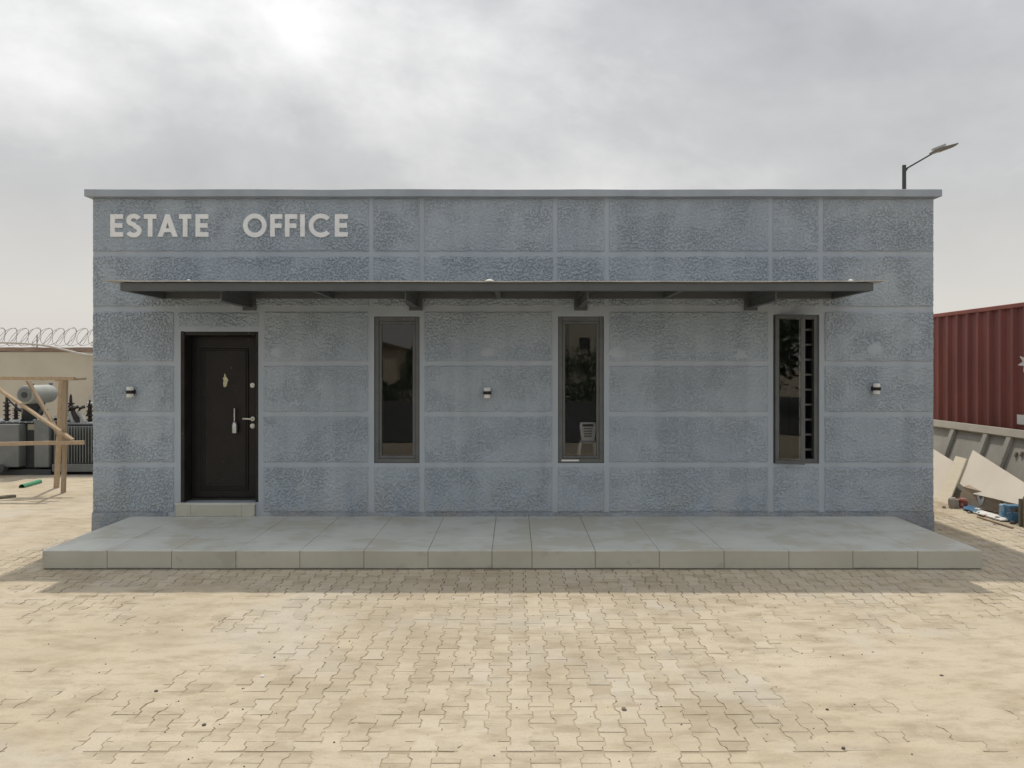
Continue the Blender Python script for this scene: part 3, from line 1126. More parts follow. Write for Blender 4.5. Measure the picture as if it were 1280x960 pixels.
def glyph(ch, w, h):
    s = .053
    if ch == 'E':
        m = h / 2
        return [[(0, 0), (w, 0), (w, s), (s, s), (s, m - s / 2), (w * .94, m - s / 2), (w * .94, m + s / 2), (s, m + s / 2), (s, h - s), (w, h - s), (w, h), (0, h)]]
    if ch == 'F':
        m = h * .49
        return [[(0, 0), (s, 0), (s, m - s / 2), (w * .94, m - s / 2), (w * .94, m + s / 2), (s, m + s / 2), (s, h - s), (w, h - s), (w, h), (0, h)]]
    if ch == 'T':
        c = w / 2
        return [[(c - s / 2, 0), (c + s / 2, 0), (c + s / 2, h - s), (w, h - s), (w, h), (0, h), (0, h - s), (c - s / 2, h - s)]]
    if ch == 'I':
        return [[(0, 0), (w, 0), (w, h), (0, h)]]
    if ch == 'A':
        c = w / 2; t = .024; q = .058
        xat = lambda z: (c - t) * z / h            # outer left edge
        b0, b1 = h * .20, h * .37
        inner = lambda z: xat(z) + q
        zi = (c - q) * h / (c - t)
        left = [(0, 0), (q, 0), (inner(b0), b0), (c, b0), (c, b1), (inner(b1), b1), (c, zi), (c, h), (c - t, h)]
        right = [(w - x, z) for x, z in reversed(left)]
        return [left, right]
    if ch == 'O':
        return strip(arc(w / 2, h / 2, w / 2, h / 2 + .008, 0, 360, 40), arc(w / 2, h / 2, w / 2 - s, h / 2 - s + .006, 0, 360, 40))
    if ch == 'C':
        return strip(arc(w * .55, h / 2, w * .55, h / 2 + .008, 42, 318, 32), arc(w * .55, h / 2, w * .55 - s, h / 2 - s + .006, 42, 318, 32))
    if ch == 'S':
        r = w / 2
        up = arc(w / 2, h * .735, w * .36, h * .185, 20, 270, 16)
        lo = arc(w / 2, h * .265, w * .40, h * .195, 90, -160, 16)
        line = up + lo[1:]
        a, b = [], []
        for k, p in enumerate(line):
            q0, q1 = line[max(0, k - 1)], line[min(len(line) - 1, k + 1)]
            tx, tz = q1[0] - q0[0], q1[1] - q0[1]
            l_ = math.hypot(tx, tz) or 1
            nx_, nz_ = -tz / l_ * s / 2, tx / l_ * s / 2
            a.append((p[0] + nx_, p[1] + nz_)); b.append((p[0] - nx_, p[1] - nz_))
        return strip(a, b)


for ch, u0, u1 in (('E', 139, 155), ('S', 159.5, 177), ('T', 181, 196.5), ('A', 198, 223), ('T', 224.7, 240), ('E', 245.3, 261.3),
                   ('O', 304.5, 334), ('F', 338.4, 353.5), ('F', 356.8, 372), ('I', 375.8, 381.6), ('C', 386.5, 414), ('E', 419, 435.3)):
    x, z, hh = fx(u0), fz(296.3), (296.3 - 268.2) * S
    mb = MB().plan(glyph(ch, fx(u1) - fx(u0), hh), lambda a, b: (x + a, -.026, z + b), lambda a, b: (x + a, -.006, z + b))
    obj('letter', mb, m_letter, sign, bevel=.0015)

# ------------------------------------------------------------------ wall lamps
WL = [(163, 490, 'white and black drum wall lamp left of the dark door'), (609, 491, 'white and black drum wall lamp between the two closed windows'),
      (1095.5, 486, 'white and black drum wall lamp right of the open window')]
first = None
for u, v, lab in WL:
    x = (u - CU) * (DW - .07) / F; z = H - (v - CV) * (DW - .07) / F
    loc = Vector((x, -.008, z))
    if first is None:
        t = thing('wall_lamp', loc, lab, 'wall lamp', 'drum lamps on the facade')
        b = MB()
        b.lathe((x, -.075, z - .018), [(.046, 0), (.047, .002), (.047, .034), (.046, .036)], 22)
        b.box(x - .026, x + .026, -.06, -.012, z - .017, z + .017)
        b.lathe((x, -.012, z), [(.04, 0), (.04, .012), (.03, .018)], 16, axis=(0, -1, 0))
        obj('bracket', b, m_black, t, smooth=True)
        obj('diffuser', MB().lathe((x, -.075, z + .019), [(.039, 0), (.039, .036), (.036, .041), (.02, .042)], 22), m_white, t, smooth=True)
        obj('diffuser', MB().lathe((x, -.075, z - .019), [(.039, 0), (.039, -.036), (.036, -.041), (.02, -.042)], 22), m_white, t, smooth=True)
        first = t
    else:
        t = first.copy(); COL.objects.link(t); t.location = loc; WLOC[t] = loc; t['label'] = lab
        for ch in list(first.children):
            c = ch.copy(); COL.objects.link(c); c.parent = t; c.matrix_parent_inverse = ch.matrix_parent_inverse

# ------------------------------------------------------------------ plastic chair inside, behind the middle window
cd = 9.93
cc = at(735, 528, cd)
ZTAB = at(735, 571.5, cd).z
tb_ = thing('table', (cc.x, cc.y + .15, .336), 'low pale table inside the office behind the middle window', 'table')
obj('table_top', MB().box(cc.x - .32, cc.x + .34, cc.y - .09, cc.y + .46, ZTAB - .035, ZTAB - .001), m_ply2, tb_, bevel=.004)
for sx_ in (-1, 1):
    for yo in (-.06, .42):
        obj('leg', MB().box(cc.x + sx_ * .29 - .02, cc.x + sx_ * .29 + .02, cc.y + yo - .02, cc.y + yo + .02, .336, ZTAB - .036), m_oldwood, tb_)
ch = thing('plastic_chair', (cc.x, cc.y, ZTAB), 'small white plastic chair seen through the middle window', 'chair')
bw, zt, zf = .098, cc.z, ZTAB
bk = MB()
prof = [(bw, zt - .015), (bw * .96, zt - .10), (bw * .84, zt - .20), (bw * .78, zt - .29)]
yb = cc.y
outer = []
xs_r = lambda z: bw * (.78 + .22 * min(1, max(0, (z - (zt - .22)) / .16)))
slots = [(zt - .035, .015), (zt - .075, .007), (zt - .105, .007), (zt - .135, .007), (zt - .165, .007)]
zc = zt
lean = lambda z: yb + .10 * (z - zt) * -1 * -1 + .0
segs = []
zb_ = zt - .22
edges = [zb_]
for zs, hh in reversed(slots):
    edges += [zs - hh, zs + hh]
edges.append(zt)
for k in range(len(edges) - 1):
    a, b = edges[k], edges[k + 1]
    wa, wb = xs_r(a), xs_r(b)
    if b == zt: wb *= .9
    sl = k % 2 == 1
    inn = .55 if k < len(edges) - 3 else .68
    quads = [(-1, 1)] if not sl else [(-1, -inn), (inn, 1)]
    for l, r in quads:
        bk.add([(cc.x + wa * l, yb, a), (cc.x + wa * r, yb, a), (cc.x + wb * r, yb, b), (cc.x + wb * l, yb, b),
                (cc.x + wa * l, yb + .012, a), (cc.x + wa * r, yb + .012, a), (cc.x + wb * r, yb + .012, b), (cc.x + wb * l, yb + .012, b)],
               [(0, 1, 2, 3), (7, 6, 5, 4), (0, 4, 5, 1), (1, 5, 6, 2), (2, 6, 7, 3), (3, 7, 4, 0)])
obj('backrest', weld(bk), m_chairm, ch)
zs_ = zt - .23
obj('seat', MB().box(cc.x - .105, cc.x + .105, yb - .01, yb + .22, zs_ - .02, zs_), m_chairm, ch, bevel=.01)
for sx_ in (-1, 1):
    for yo in (0, .19):
        obj('leg', MB().bar((cc.x + sx_ * .088, yb + yo, zs_ - .02), (cc.x + sx_ * .108, yb + (yo - .03 if yo == 0 else yo + .03), zf), .022, .018), m_chairm, ch)

# ------------------------------------------------------------------ street lamp behind the roof
ld = 20.0
lp = at(1130.2, 461, ld); ltop = at(1130.2, 206.5, ld).z
lamp = thing('street_lamp', (lp.x, lp.y, 0), 'dark grey street lamp rising behind the right end of the roof', 'street lamp')
obj('pole', MB().tube((lp.x, lp.y, -.03), (lp.x, lp.y, ltop), .060, .046, n=16), m_lamp, lamp, smooth=True)
a0, a1 = at(1131.5, 211.5, ld), at(1166, 191.6, ld)
arm = MB(); arm.tube(a0, a1, .022, .020, n=10); arm.tube(a0 - Vector((.05, 0, .14)), a0 + (a1 - a0) * .10, .018, n=8)
obj('arm', arm, m_lamp, lamp, smooth=True)
h0, h1 = at(1163.5, 193.2, ld), at(1194.5, 182, ld)
hd = (h1 - h0).normalized()
side = Vector((.05, 1, 0)).normalized(); up = hd.cross(side).normalized()
if up.z < 0: up = -up
def hp(a, b, c): return h0 + (h1 - h0) * a + side * b + up * c
hm = MB()
for (xa, xb, wa, wb, ta, tb) in ((0, .3, .06, .15, .05, .07), (.3, 1.0, .15, .15, .07, .03)):
    hm.add([hp(xa, -wa, 0), hp(xb, -wb, 0), hp(xb, wb, 0), hp(xa, wa, 0), hp(xa, -wa, ta), hp(xb, -wb, tb), hp(xb, wb, tb), hp(xa, wa, ta)],
           [(0, 3, 2, 1), (4, 5, 6, 7), (0, 1, 5, 4), (1, 2, 6, 5), (2, 3, 7, 6), (3, 0, 4, 7)])
head = obj('lamp_head', hm, m_lamphead, lamp)
hm = MB(); hm.slab([hp(.12, -.05, .07), hp(.62, -.07, .075), hp(.62, .07, .075), hp(.12, .05, .07)], up * .05)
obj('heat_sink', hm, m_lens, lamp)
hm = MB(); hm.slab([hp(.40, -.12, -.004), hp(.94, -.12, -.004), hp(.94, .12, -.004), hp(.40, .12, -.004)], up * -.008)
obj('lens', hm, m_lamphead, lamp)

# ------------------------------------------------------------------ left: yard wall, razor wire, conduit
yd = 19.0
wzt = at(0, 440, yd).z
yw0, yw1 = -26.0, 5.0
yw = thing('yard_wall', (-10.5, yd - DW, 0), 'beige rendered yard wall with brown cap behind the transformers', 'wall')
obj('wall_body', MB().box(yw0, yw1, yd - DW, yd - DW + .2, -.1, wzt), m_yard, yw)
cap = MB(); vs, fs = [], []
n = 120
for k in range(n + 1):
    x = yw0 + (yw1 - yw0) * k / n
    e = .02 * fbm(x * 1.7, 3.1)
    e2 = .02 * fbm(x * 2.9, 8.1)
    vs += [(x, yd - DW - .018, wzt + .01 + e2), (x, yd - DW - .018, wzt + .105 + e), (x, yd - DW + .21, wzt + .105 + e), (x, yd - DW + .21, wzt + .002)]
for k in range(n):
    for m in range(4):
        fs.append((k * 4 + m, k * 4 + (m + 1) % 4, (k + 1) * 4 + (m + 1) % 4, (k + 1) * 4 + m))
cap.add(vs, fs)
obj('wall_cap', cap, m_yardcap, yw)
rz_z = at(0, 421, yd).z
rad = .215
pitch = .275
pts, pts2 = [], []
turns = int((2.5 + 12.5) / pitch)
for k in range(turns * 18):
    t = k / 18
    x = -15 + t * pitch
    a = 2 * math.pi * t
    w = 1 + .06 * math.sin(t * 2.3)
    pts.append((x + .12 * math.sin(a + .5), yd - DW + .1 + rad * w * math.cos(a), rz_z + rad * w * math.sin(a) * (.95)))
    pts2.append((x + .1 + .12 * math.sin(-a), yd - DW + .1 + rad * .93 * math.cos(-a), rz_z + rad * .95 * math.sin(-a)))
rw = thing('razor_wire', (-10.5, yd - DW + .1, wzt + .1), 'looping coil of razor wire along the beige yard wall top', 'razor wire')
obj('coil', MB().path(pts, .005, n=4), m_wire, rw)
obj('coil', MB().path(pts2, .005, n=4), m_wire, rw)
bb = MB()
for k in range(0, len(pts), 5):
    p = Vector(pts[k])
    bb.bar(p + Vector((-.015, 0, .015)), p + Vector((.015, 0, -.015)), .009, .004)
obj('barb', bb, m_wire, rw)['kind'] = 'stuff'
for k in range(9):
    x = -15 + k * 2
    obj('prop', MB().tube((x, yd - DW + .1, wzt + .08), (x, yd - DW + .1, rz_z + .05), .012, n=6), m_wire, rw)
cpts = [at(u, v, yd - .12) for u, v in ((-60, 426), (-20, 427.5), (0, 428.2), (25, 429), (48, 430.8), (62, 433), (80, 437), (98, 441.5), (112, 444), (130, 444.5), (150, 445))]
tag(obj('conduit', MB().path(cpts, .022, n=8), m_pvc, smooth=True), 'pale plastic conduit sagging over the brown cap of the yard wall', 'conduit')

# ------------------------------------------------------------------ left: two oil transformers


def bushing(p, hgt, r, parent, tilt=(0, 0, 1), caps=True):
    prof = [(r * .55, 0)]
    nsh = 4
    body = hgt * .62
    for k in range(nsh):
        h0 = body * (k + .15) / nsh
        prof += [(r * .5, h0), (r, h0 + body / nsh * .22), (r * .92, h0 + body / nsh * .38), (r * .5, h0 + body / nsh * .55)]
    prof += [(r * .5, body)]
    b = obj('bushing', MB().lathe(p, prof, 14, axis=tilt), m_porc, parent, smooth=True)
    if caps:
        q = Vector(p) + Vector(tilt).normalized() * body
        obj('terminal', MB().lathe(q, [(r * .9, 0), (r * .9, hgt * .05), (r * .4, hgt * .07), (r * .34, hgt * .28), (r * .1, hgt * .36)], 12, axis=tilt), m_lug if random.random() < .6 else m_porc, b, smooth=True)
    return b


td = 14.6
P = lambda u, v, d=td: at(u, v, d)
t1 = thing('transformer', (P(20, 0).x, td - DW + .4, 0), 'grey oil transformer with a drum conservator tank on top', 'transformer', 'transformers by the yard wall')
zt1 = P(0, 527).z
obj('tank', MB().box(P(-60, 0).x, P(63, 0).x, td - DW + .12, td - DW + 1.0, .12, zt1 - .03), m_tx2, t1, bevel=.01)
obj('tank_lid', MB().box(P(-62, 0).x, P(65, 0).x, td - DW + .06, td - DW + 1.05, zt1 - .028, zt1), m_tx, t1, bevel=.005)
obj('cabinet', MB().box(P(-40, 0).x, P(28.5, 0).x, td - DW - .12, td - DW + .11, P(0, 583).z, P(0, 530).z), m_tx, t1, bevel=.012)
obj('cabinet', MB().box(P(43.5, 0).x, P(62, 0).x, td - DW - .03, td - DW + .11, P(0, 584).z, P(0, 525).z), m_tx, t1, bevel=.012)
obj('name_plate', MB().box(P(30.5, 0).x, P(41, 0).x, td - DW + .10, td - DW + .115, P(0, 538).z, P(0, 530.5).z), m_tag, t1)
obj('skid', MB().box(P(-62, 0).x, P(64, 0).x, td - DW - .02, td - DW + .9, -.02, .11), m_tx2, t1, bevel=.01)
ca = P(31, 493.5, 14.5); axd = Vector((.05, 1, .0)).normalized()
pr = [(.02, 0), (.135, 0), (.158, .012), (.165, .03), (.165, .66), (.15, .72), (.09, .76), (.02, .77)]
cons = obj('conservator', MB().lathe(ca, pr, 28, axis=axd), m_cons, t1, smooth=True)
obj('gauge', MB().lathe(ca - axd * .001, [(.05, 0), (.05, -.03), (.035, -.034)], 14, axis=axd), m_tx2, cons, smooth=True)
obj('end_plate', MB().lathe(ca - axd * .002, [(.125, -.002), (.125, -.008), (.115, -.010)], 24, axis=axd), m_tx, cons)
for s_ in (.2, .75):
    q = ca + axd * s_ + Vector((0, 0, .165))
    obj('filler_cap', MB().lathe(q - Vector((0, 0, .01)), [(.035, 0), (.035, .04), (.02, .045)], 10), m_tx, cons)
sp_ = MB()
b0 = ca + axd * .15 + Vector((0, 0, -.13)); b1 = ca + axd * .6 + Vector((0, 0, -.13))
sp_.slab([b0 + Vector((-.10, 0, 0)), b1, b1 + Vector((-.05, 0, -.25)), P(30, 527, 14.9) + Vector((.1, 0, 0)), P(26, 527, 14.8)], (.03, -.05, 0))
obj('conservator_bracket', sp_, m_tx2, t1)
obj('oil_pipe', MB().path([ca + axd * .5 + Vector((0, 0, -.14)), ca + axd * .5 + Vector((.0, -.02, -.25)), P(45, 522, 15.0), P(45, 528, 15.0)], .03, n=10), m_tx, t1, smooth=True)
obj('turret', MB().lathe((P(17.5, 0).x, td - DW + .35, zt1 - .002), [(.09, 0), (.09, .02), (.07, .03), (.07, .20), (.095, .205), (.095, .235), (.04, .25)], 16), m_tx, t1, smooth=True)
obj('valve', MB().lathe((P(57, 0).x + .1, td - DW + .3, zt1 - .002), [(.04, 0), (.04, .24), (.05, .25), (.05, .27), (.02, .28)], 12), m_tx, t1, smooth=True)
obj('valve', MB().lathe((P(9, 594).x, td - DW - .05, .15), [(.07, 0), (.07, .05), (.03, .06), (.03, .12), (.07, .13), (.07, .16)], 12, axis=(0, -1, 0)), m_tx2, t1, smooth=True)
for u, v0, hh, yy in ((8.5, 526, .50, .25), (-14, 526, .50, .25), (-35, 526, .5, .25), (20, 524, .3, .7)):
    p = P(u, v0, td + yy); p.z = zt1 - .002
    bushing(p, hh, .065, t1)
# second transformer with the radiator bank
t2 = thing('transformer', (P(95, 0).x, td - DW + .45, 0), 'dark transformer with a ribbed radiator bank beside the office corner', 'transformer', 'transformers by the yard wall')
zt2 = P(0, 531).z
u0_, u1_ = 64.5, 150
obj('tank', MB().box(P(u0_, 0).x + .05, P(u1_, 0).x, td - DW + .28, td - DW + 1.05, .14, zt2 - .02), m_tx2, t2, bevel=.01)
obj('tank_lid', MB().box(P(u0_, 0).x, P(u1_, 0).x + .04, td - DW + .24, td - DW + 1.1, zt2 - .019, zt2 + .012), m_tx, t2, bevel=.005)
fn = MB()
k = 0
x = P(u0_, 0).x + .03
while x < P(u1_, 0).x:
    fn.box(x, x + .014, td - DW + .02, td - DW + .279, P(0, 579).z, zt2 - .035)
    x += .050
f_ = obj('radiator_fins', fn, m_tx, t2)
f_['kind'] = 'stuff'
obj('skid', MB().box(P(u0_, 0).x, P(u1_, 0).x, td - DW + .0, td - DW + 1.0, P(0, 590).z, P(0, 580).z), m_tx, t2, bevel=.01)
obj('skid_foot', MB().box(P(u0_, 0).x + .05, P(u0_, 0).x + .25, td - DW + .05, td - DW + .95, -.02, P(0, 590).z - .001), m_tx2, t2)
obj('skid_foot', MB().box(P(u1_, 0).x - .3, P(u1_, 0).x - .1, td - DW + .05, td - DW + .95, -.02, P(0, 590).z - .001), m_tx2, t2)
for u, hh, yy in ((88.5, .52, .75), (112.5, .52, .75), (137, .52, .75)):
    p = P(u, 531, td + yy); p.z = zt2 + .01
    bushing(p, hh, .07, t2)
for u in (69.5, 79, 126):
    p = P(u, 530, td + .34); p.z = zt2 + .01
    bushing(p, .15, .055, t2)
for u, tx in ((91, .35), (98, .5), (106, .55)):
    p = P(u, 531, td + .45); p.z = zt2 + .01
    b = obj('cable_box', MB().tube(p, p + Vector((-.10 * tx * 2, 0, .20)), .042, .034, n=12), m_lug if u != 98 else m_porc, t2, smooth=True)
    obj('elbow', MB().path([p + Vector((-.10 * tx * 2, 0, .19)), p + Vector((-.10 * tx * 2 + .02, 0, .26)), p + Vector((-.05 * tx, .05, .29))], .03, n=8), m_porc, b, smooth=True)
for k_, (ua, va, ub, vb) in enumerate(((8.5, 497, 42, 520), (88.5, 500, 100, 523), (112.5, 500, 108, 520), (20, 512, 60, 512))):
    a_, b_ = P(ua, va, td + .6), P(ub, vb, td + .6)
    mid = (a_ + b_) / 2 + Vector((0, 0, -.12))
    pts_ = [a_ * (1 - t_) ** 2 + mid * 2 * t_ * (1 - t_) + b_ * t_ ** 2 for t_ in [q_ / 10 for q_ in range(11)]]
    obj('cable', MB().path(pts_, .014, n=6), m_black, t1 if ub < 64 else t2, smooth=True)
bo = MB()
for q_ in range(16):
    xx_ = P(-58 + q_ * 8, 0).x
    bo.lathe((xx_, td - DW + .058, zt1 - .014), [(.012, 0), (.012, .012)], 6, axis=(0, -1, 0))
obj('lid_bolts', bo, m_lug, t1)['kind'] = 'stuff'
# low concrete plinth with ragged edge
pl = MB(); vs, fs = [], []
obj_y = td - DW
tag(obj('transformer_plinth', MB().box(P(-70, 0).x, P(160, 0).x, obj_y - .12, obj_y + 1.2, -.06, -.018 + .03), m_rubble, bevel=.02), 'low dusty concrete slab under the two transformers', 'slab')

# ------------------------------------------------------------------ left: timber frame, green pipe, plank
tf_ = thing('timber_frame', (-7.6, 3.2, 0), 'rough timber frame of posts, rails and braces standing on the sand', 'timber frame')


def brd(name, p, q, w, h, m=m_wood, up=(0, 1, 0)):
    p, q = Vector(p), Vector(q)
    d = (q - p).normalized(); up = Vector(up)
    a = d.cross(up).normalized(); b = a.cross(d).normalized()
    n = 9
    vs, fs = [], []
    ph = random.random() * 9
    for k in range(n + 1):
        t = k / n
        c = p.lerp(q, t) + a * (.010 * fbm(t * 2.3 + ph, ph)) + b * (.010 * fbm(t * 2.1 + ph, ph + 4))
        ww, hh = w * (1 + .10 * fbm(t * 4, ph + 8)), h * (1 + .10 * fbm(t * 5, ph + 2))
        ek = random.uniform(-.012, .012) if k in (0, n) else 0
        for i_, j_ in ((-1, -1), (1, -1), (1, 1), (-1, 1)):
            vs.append(c + d * (ek * i_) + a * (ww / 2 * i_) + b * (hh / 2 * j_))
    for k in range(n):
        for m_ in range(4):
            fs.append((k * 4 + m_, k * 4 + (m_ + 1) % 4, k * 4 + 4 + (m_ + 1) % 4, k * 4 + 4 + m_))
    fs += [(0, 1, 2, 3), tuple(n * 4 + m_ for m_ in (3, 2, 1, 0))]
    return obj(name, MB().add(vs, fs), m, tf_)


pa, pb = gnd(70.5, 611), gnd(79.5, 617)
ta, tb = at(77, 474.5, 12.99), at(82.5, 474, 12.5)
pa.z -= .05; pb.z -= .05
brd('post', pa, ta + Vector((0, 0, -.01)), .05, .075)
brd('post', pb, tb + Vector((0, 0, -.01)), .05, .065, m_wood2)
for u, d in ((-95, 12.9), (-110, 12.45)):
    p = at(u, 600, d); p.z = -.05; q = Vector((p.x, p.y, 1.70))
    brd('post', p, q, .05, .075)
brd('rail', at(-130, 471.5, 12.45), at(93, 473.5, 12.45), .075, .05, m_wood, up=(0, 0, 1))
brd('rail', at(70, 475, 12.6), at(106.5, 473.6, 12.6), .04, .03, m_wood2, up=(0, 0, 1))
brd('rail', at(-130, 557.5, 12.38), at(105.5, 552.7, 12.38), .06, .055, m_wood, up=(0, 0, 1))
brd('brace', at(-3, 485, 12.43), at(91, 550, 12.43), .030, .088, m_wood)
brd('brace', at(35, 476, 12.62), at(74, 544, 12.62), .030, .085, m_wood2)

p0, p1 = gnd(27, 611.5), gnd(49.5, 605)
gp = MB().tube(p0 + Vector((0, 0, .035)), p1 + Vector((0, 0, .035)), .042, n=16, cap=False)
gp.tube(p0 + Vector((0, 0, .035)), p1 + Vector((0, 0, .035)), .036, n=16, cap=False)
tag(obj('pipe', gp, m_green, smooth=True), 'short green plastic pipe lying on the sand by the timber posts', 'pipe')
p0, p1 = gnd(-40, 629), gnd(19, 622.5)
tag(obj('plank', MB().bar(p0 + Vector((0, 0, .03)), p1 + Vector((0, 0, .025)), .09, .05), m_oldwood, bevel=.005), 'dark old plank lying flat at the left edge of the sand', 'plank')

# ------------------------------------------------------------------ right: shipping container
KX = 7.0
ky0, ky1 = -1.6, 10.6
kzt = 1.88 + 68 * (KX * F / 525) / F
kz0 = .20
kc = thing('shipping_container', (KX + 1.22, (ky0 + ky1) / 2, kz0), 'dark red corrugated shipping container at the right of the office', 'shipping container')


def corr(x_out, depth, sgn):
    mb = MB(); vs, fs = [], []
    pitch = .292; y = ky0 + .16
    prof = []
    while y < ky1 - .16:
        for dy, dep in ((0, 0), (.058, 0), (.112, 1), (.238, 1)):
            if y + dy < ky1 - .1:
                prof.append((y + dy, dep))
        y += pitch
    for y, dep in prof:
        for z in (kz0 + .14, kzt - .05):
            vs.append((x_out + sgn * depth * dep, y, z))
        for z in (kz0 + .14, kzt - .05):
            vs.append((x_out + sgn * (depth * dep + .02), y, z))
    for k in range(len(prof) - 1):
        a, b = 4 * k, 4 * k + 4
        fs += [(a, b, b + 1, a + 1), (a + 2, a + 3, b + 3, b + 2)]
    mb.add(vs, fs)
    return mb


obj('side_panel', corr(KX, .042, 1), m_red, kc)
obj('side_panel', corr(KX + 2.44, .036, -1), m_red, kc)
for X in (KX - .012, KX + 2.392):
    obj('top_rail', MB().box(X, X + .06, ky0, ky1, kzt - .052, kzt + .008), m_redrail, kc, bevel=.006)
    obj('bottom_rail', MB().box(X, X + .06, ky0, ky1, kz0, kz0 + .142), m_redrail, kc, bevel=.006)
    for y in (ky0, ky1 - .15):
        obj('corner_post', MB().box(X - .004, X + .12 - (.054 if X > KX else 0), y, y + .152, kz0 + .001, kzt - .053), m_redrail, kc, bevel=.008)
obj('roof', MB().box(KX + .05, KX + 2.39, ky0, ky1, kzt - .04, kzt - .01), m_red, kc)
obj('end_panel', MB().box(KX + .12, KX + 2.33, ky0 + .03, ky0 + .08, kz0, kzt - .06), m_red, kc)
obj('end_panel', MB().box(KX + .12, KX + 2.33, ky1 - .08, ky1 - .03, kz0, kzt - .06), m_red, kc)
obj('floor', MB().box(KX + .05, KX + 2.39, ky0, ky1, kz0 + .02, kz0 + .12), m_redrail, kc)
# painted white seven-pointed star and a pale panel under it, on flat plates proud of the ribs
def on_side(u, v, X):
    d = X * F / (u - CU)
    return Vector((X, d - DW, H - (v - CV) * d / F))
sc_ = on_side(1285, 457.5, KX)
star = []
for k in range(14):
    r_ = .235 if k % 2 == 0 else .112
    a = R(90 + 360 / 14 * k + 180 / 7 * 0)
    star.append((KX - .0035, sc_.y + r_ * math.cos(a), sc_.z + .045 + r_ * .62 * math.sin(a)))
obj('star_emblem', MB().slab(star, (.0035, 0, 0)), m_logo, kc)
q0 = on_side(1271.5, 518, KX); q1 = on_side(1271.5, 530, KX)
obj('white_plate', MB().box(KX - .0035, KX, q0.y - 1.0, q0.y, q1.z, q0.z), m_logo, kc)
for y in (ky0 + .5, 4.2, ky1 - .5):
    for X in (KX + .15, KX + 1.9):
        obj('support_block', MB().box(X, X + .35, y, y + .3, -.03, kz0 - .002), m_rubble, kc, bevel=.01)

# ------------------------------------------------------------------ right: ribbed steel side panel leaning on the container
GX0, GX1 = 6.46, 6.84
gzt = H - 67 * (6.84 * F / 527) / F
gy0, gy1 = -.7, 6.84 * F / 527 - DW
gp_ = thing('truck_side_panel', (GX0, (gy0 + gy1) / 2, 0), 'grey ribbed steel truck side panel leaning against the red container', 'steel panel')
nrm = Vector((-(gzt), 0, (GX1 - GX0))).normalized()      # outward, a little up


def gpt(y, z, o):
    return Vector((GX0 + (GX1 - GX0) * z / gzt, y, z)) + nrm * o


def gbox(name, ya, yb, za, zb, oa, ob, m, bev=.004):
    mb = MB()
    mb.add([gpt(ya, za, oa), gpt(yb, za, oa), gpt(yb, za, ob), gpt(ya, za, ob), gpt(ya, zb, oa), gpt(yb, zb, oa), gpt(yb, zb, ob), gpt(ya, zb, ob)],
           [(0, 1, 2, 3), (7, 6, 5, 4), (0, 4, 5, 1), (1, 5, 6, 2), (2, 6, 7, 3), (3, 7, 4, 0)])
    return obj(name, mb, m, gp_, bevel=bev)


gbox('sheet', gy0, gy1, -.02, gzt - .08, -.012, 0, m_skip, 0)
gbox('top_rail', gy0 - .02, gy1 + .02, gzt - .079, gzt + .03, -.03, .062, m_skiprail, .008)
gbox('bottom_rail', gy0, gy1, -.02, .075, .001, .06, m_skip)
for u in (1189, 1230, 1259, 1301, 1350):
    X = 6.74
    y = X * F / (u - CU) - DW
    gbox('rib', y - .055, y + .055, .076, gzt - .080, .001, .055, m_skip, .006)
for u, v in ((1270, 568.5), (1276.5, 568)):
    X = 6.72; d = X * F / (u - CU)
    z = H - (v - CV) * d / F
    gbox('latch_bolt', d - DW - .02, d - DW + .02, z - .03, z + .03, .001, .03, m_oldwood, .006)

# ------------------------------------------------------------------ right: boards and debris against the panel
def lean_pt(u, v, x0=6.12, k=.60):
    """ray through (u, v) meets the plane X = x0 + k*Z"""
    # X = (u-CU) d/F ; Z = H-(v-CV) d/F
    d = (x0 + k * H) / ((u - CU) / F + k * (v - CV) / F)
    return at(u, v, d)


th = Vector((.014, 0, -.0085))
B = lambda pts, x0: [lean_pt(u, v, x0) for u, v in pts]
tag(obj('board', MB().slab(B([(1216.2, 562.5), (1246, 581.5), (1304, 618), (1290, 634), (1262, 628), (1240, 622.5), (1217, 617.5), (1205, 608.5), (1198, 603.5)], 6.10), th), m_ply),
    'large cream board with a broken lower edge propped above cardboard', 'board', 'boards leaning on the grey panel')
tag(obj('board', MB().slab(B([(1138, 543.5), (1191.5, 576.5), (1171.5, 629), (1138, 622)], 6.13), th), m_ply),
    'wide cream board standing half hidden behind the office corner', 'board', 'boards leaning on the grey panel')
tag(obj('board', MB().slab(B([(1194.5, 569.8), (1207.8, 573.2), (1184.5, 632.5), (1169.5, 628.5)], 6.06), th), m_ply2),
    'narrow pale yellow plank leaning between the two cream boards', 'board', 'boards leaning on the grey panel')


def debris(name, pts, thick, m, label, cat, group=None, bevel=.006):
    return tag(obj(name, MB().slab(pts, thick), m, bevel=bevel), label, cat, group)


Xb = 6.14
def low(u, v, X): return on_side(u, v, X)
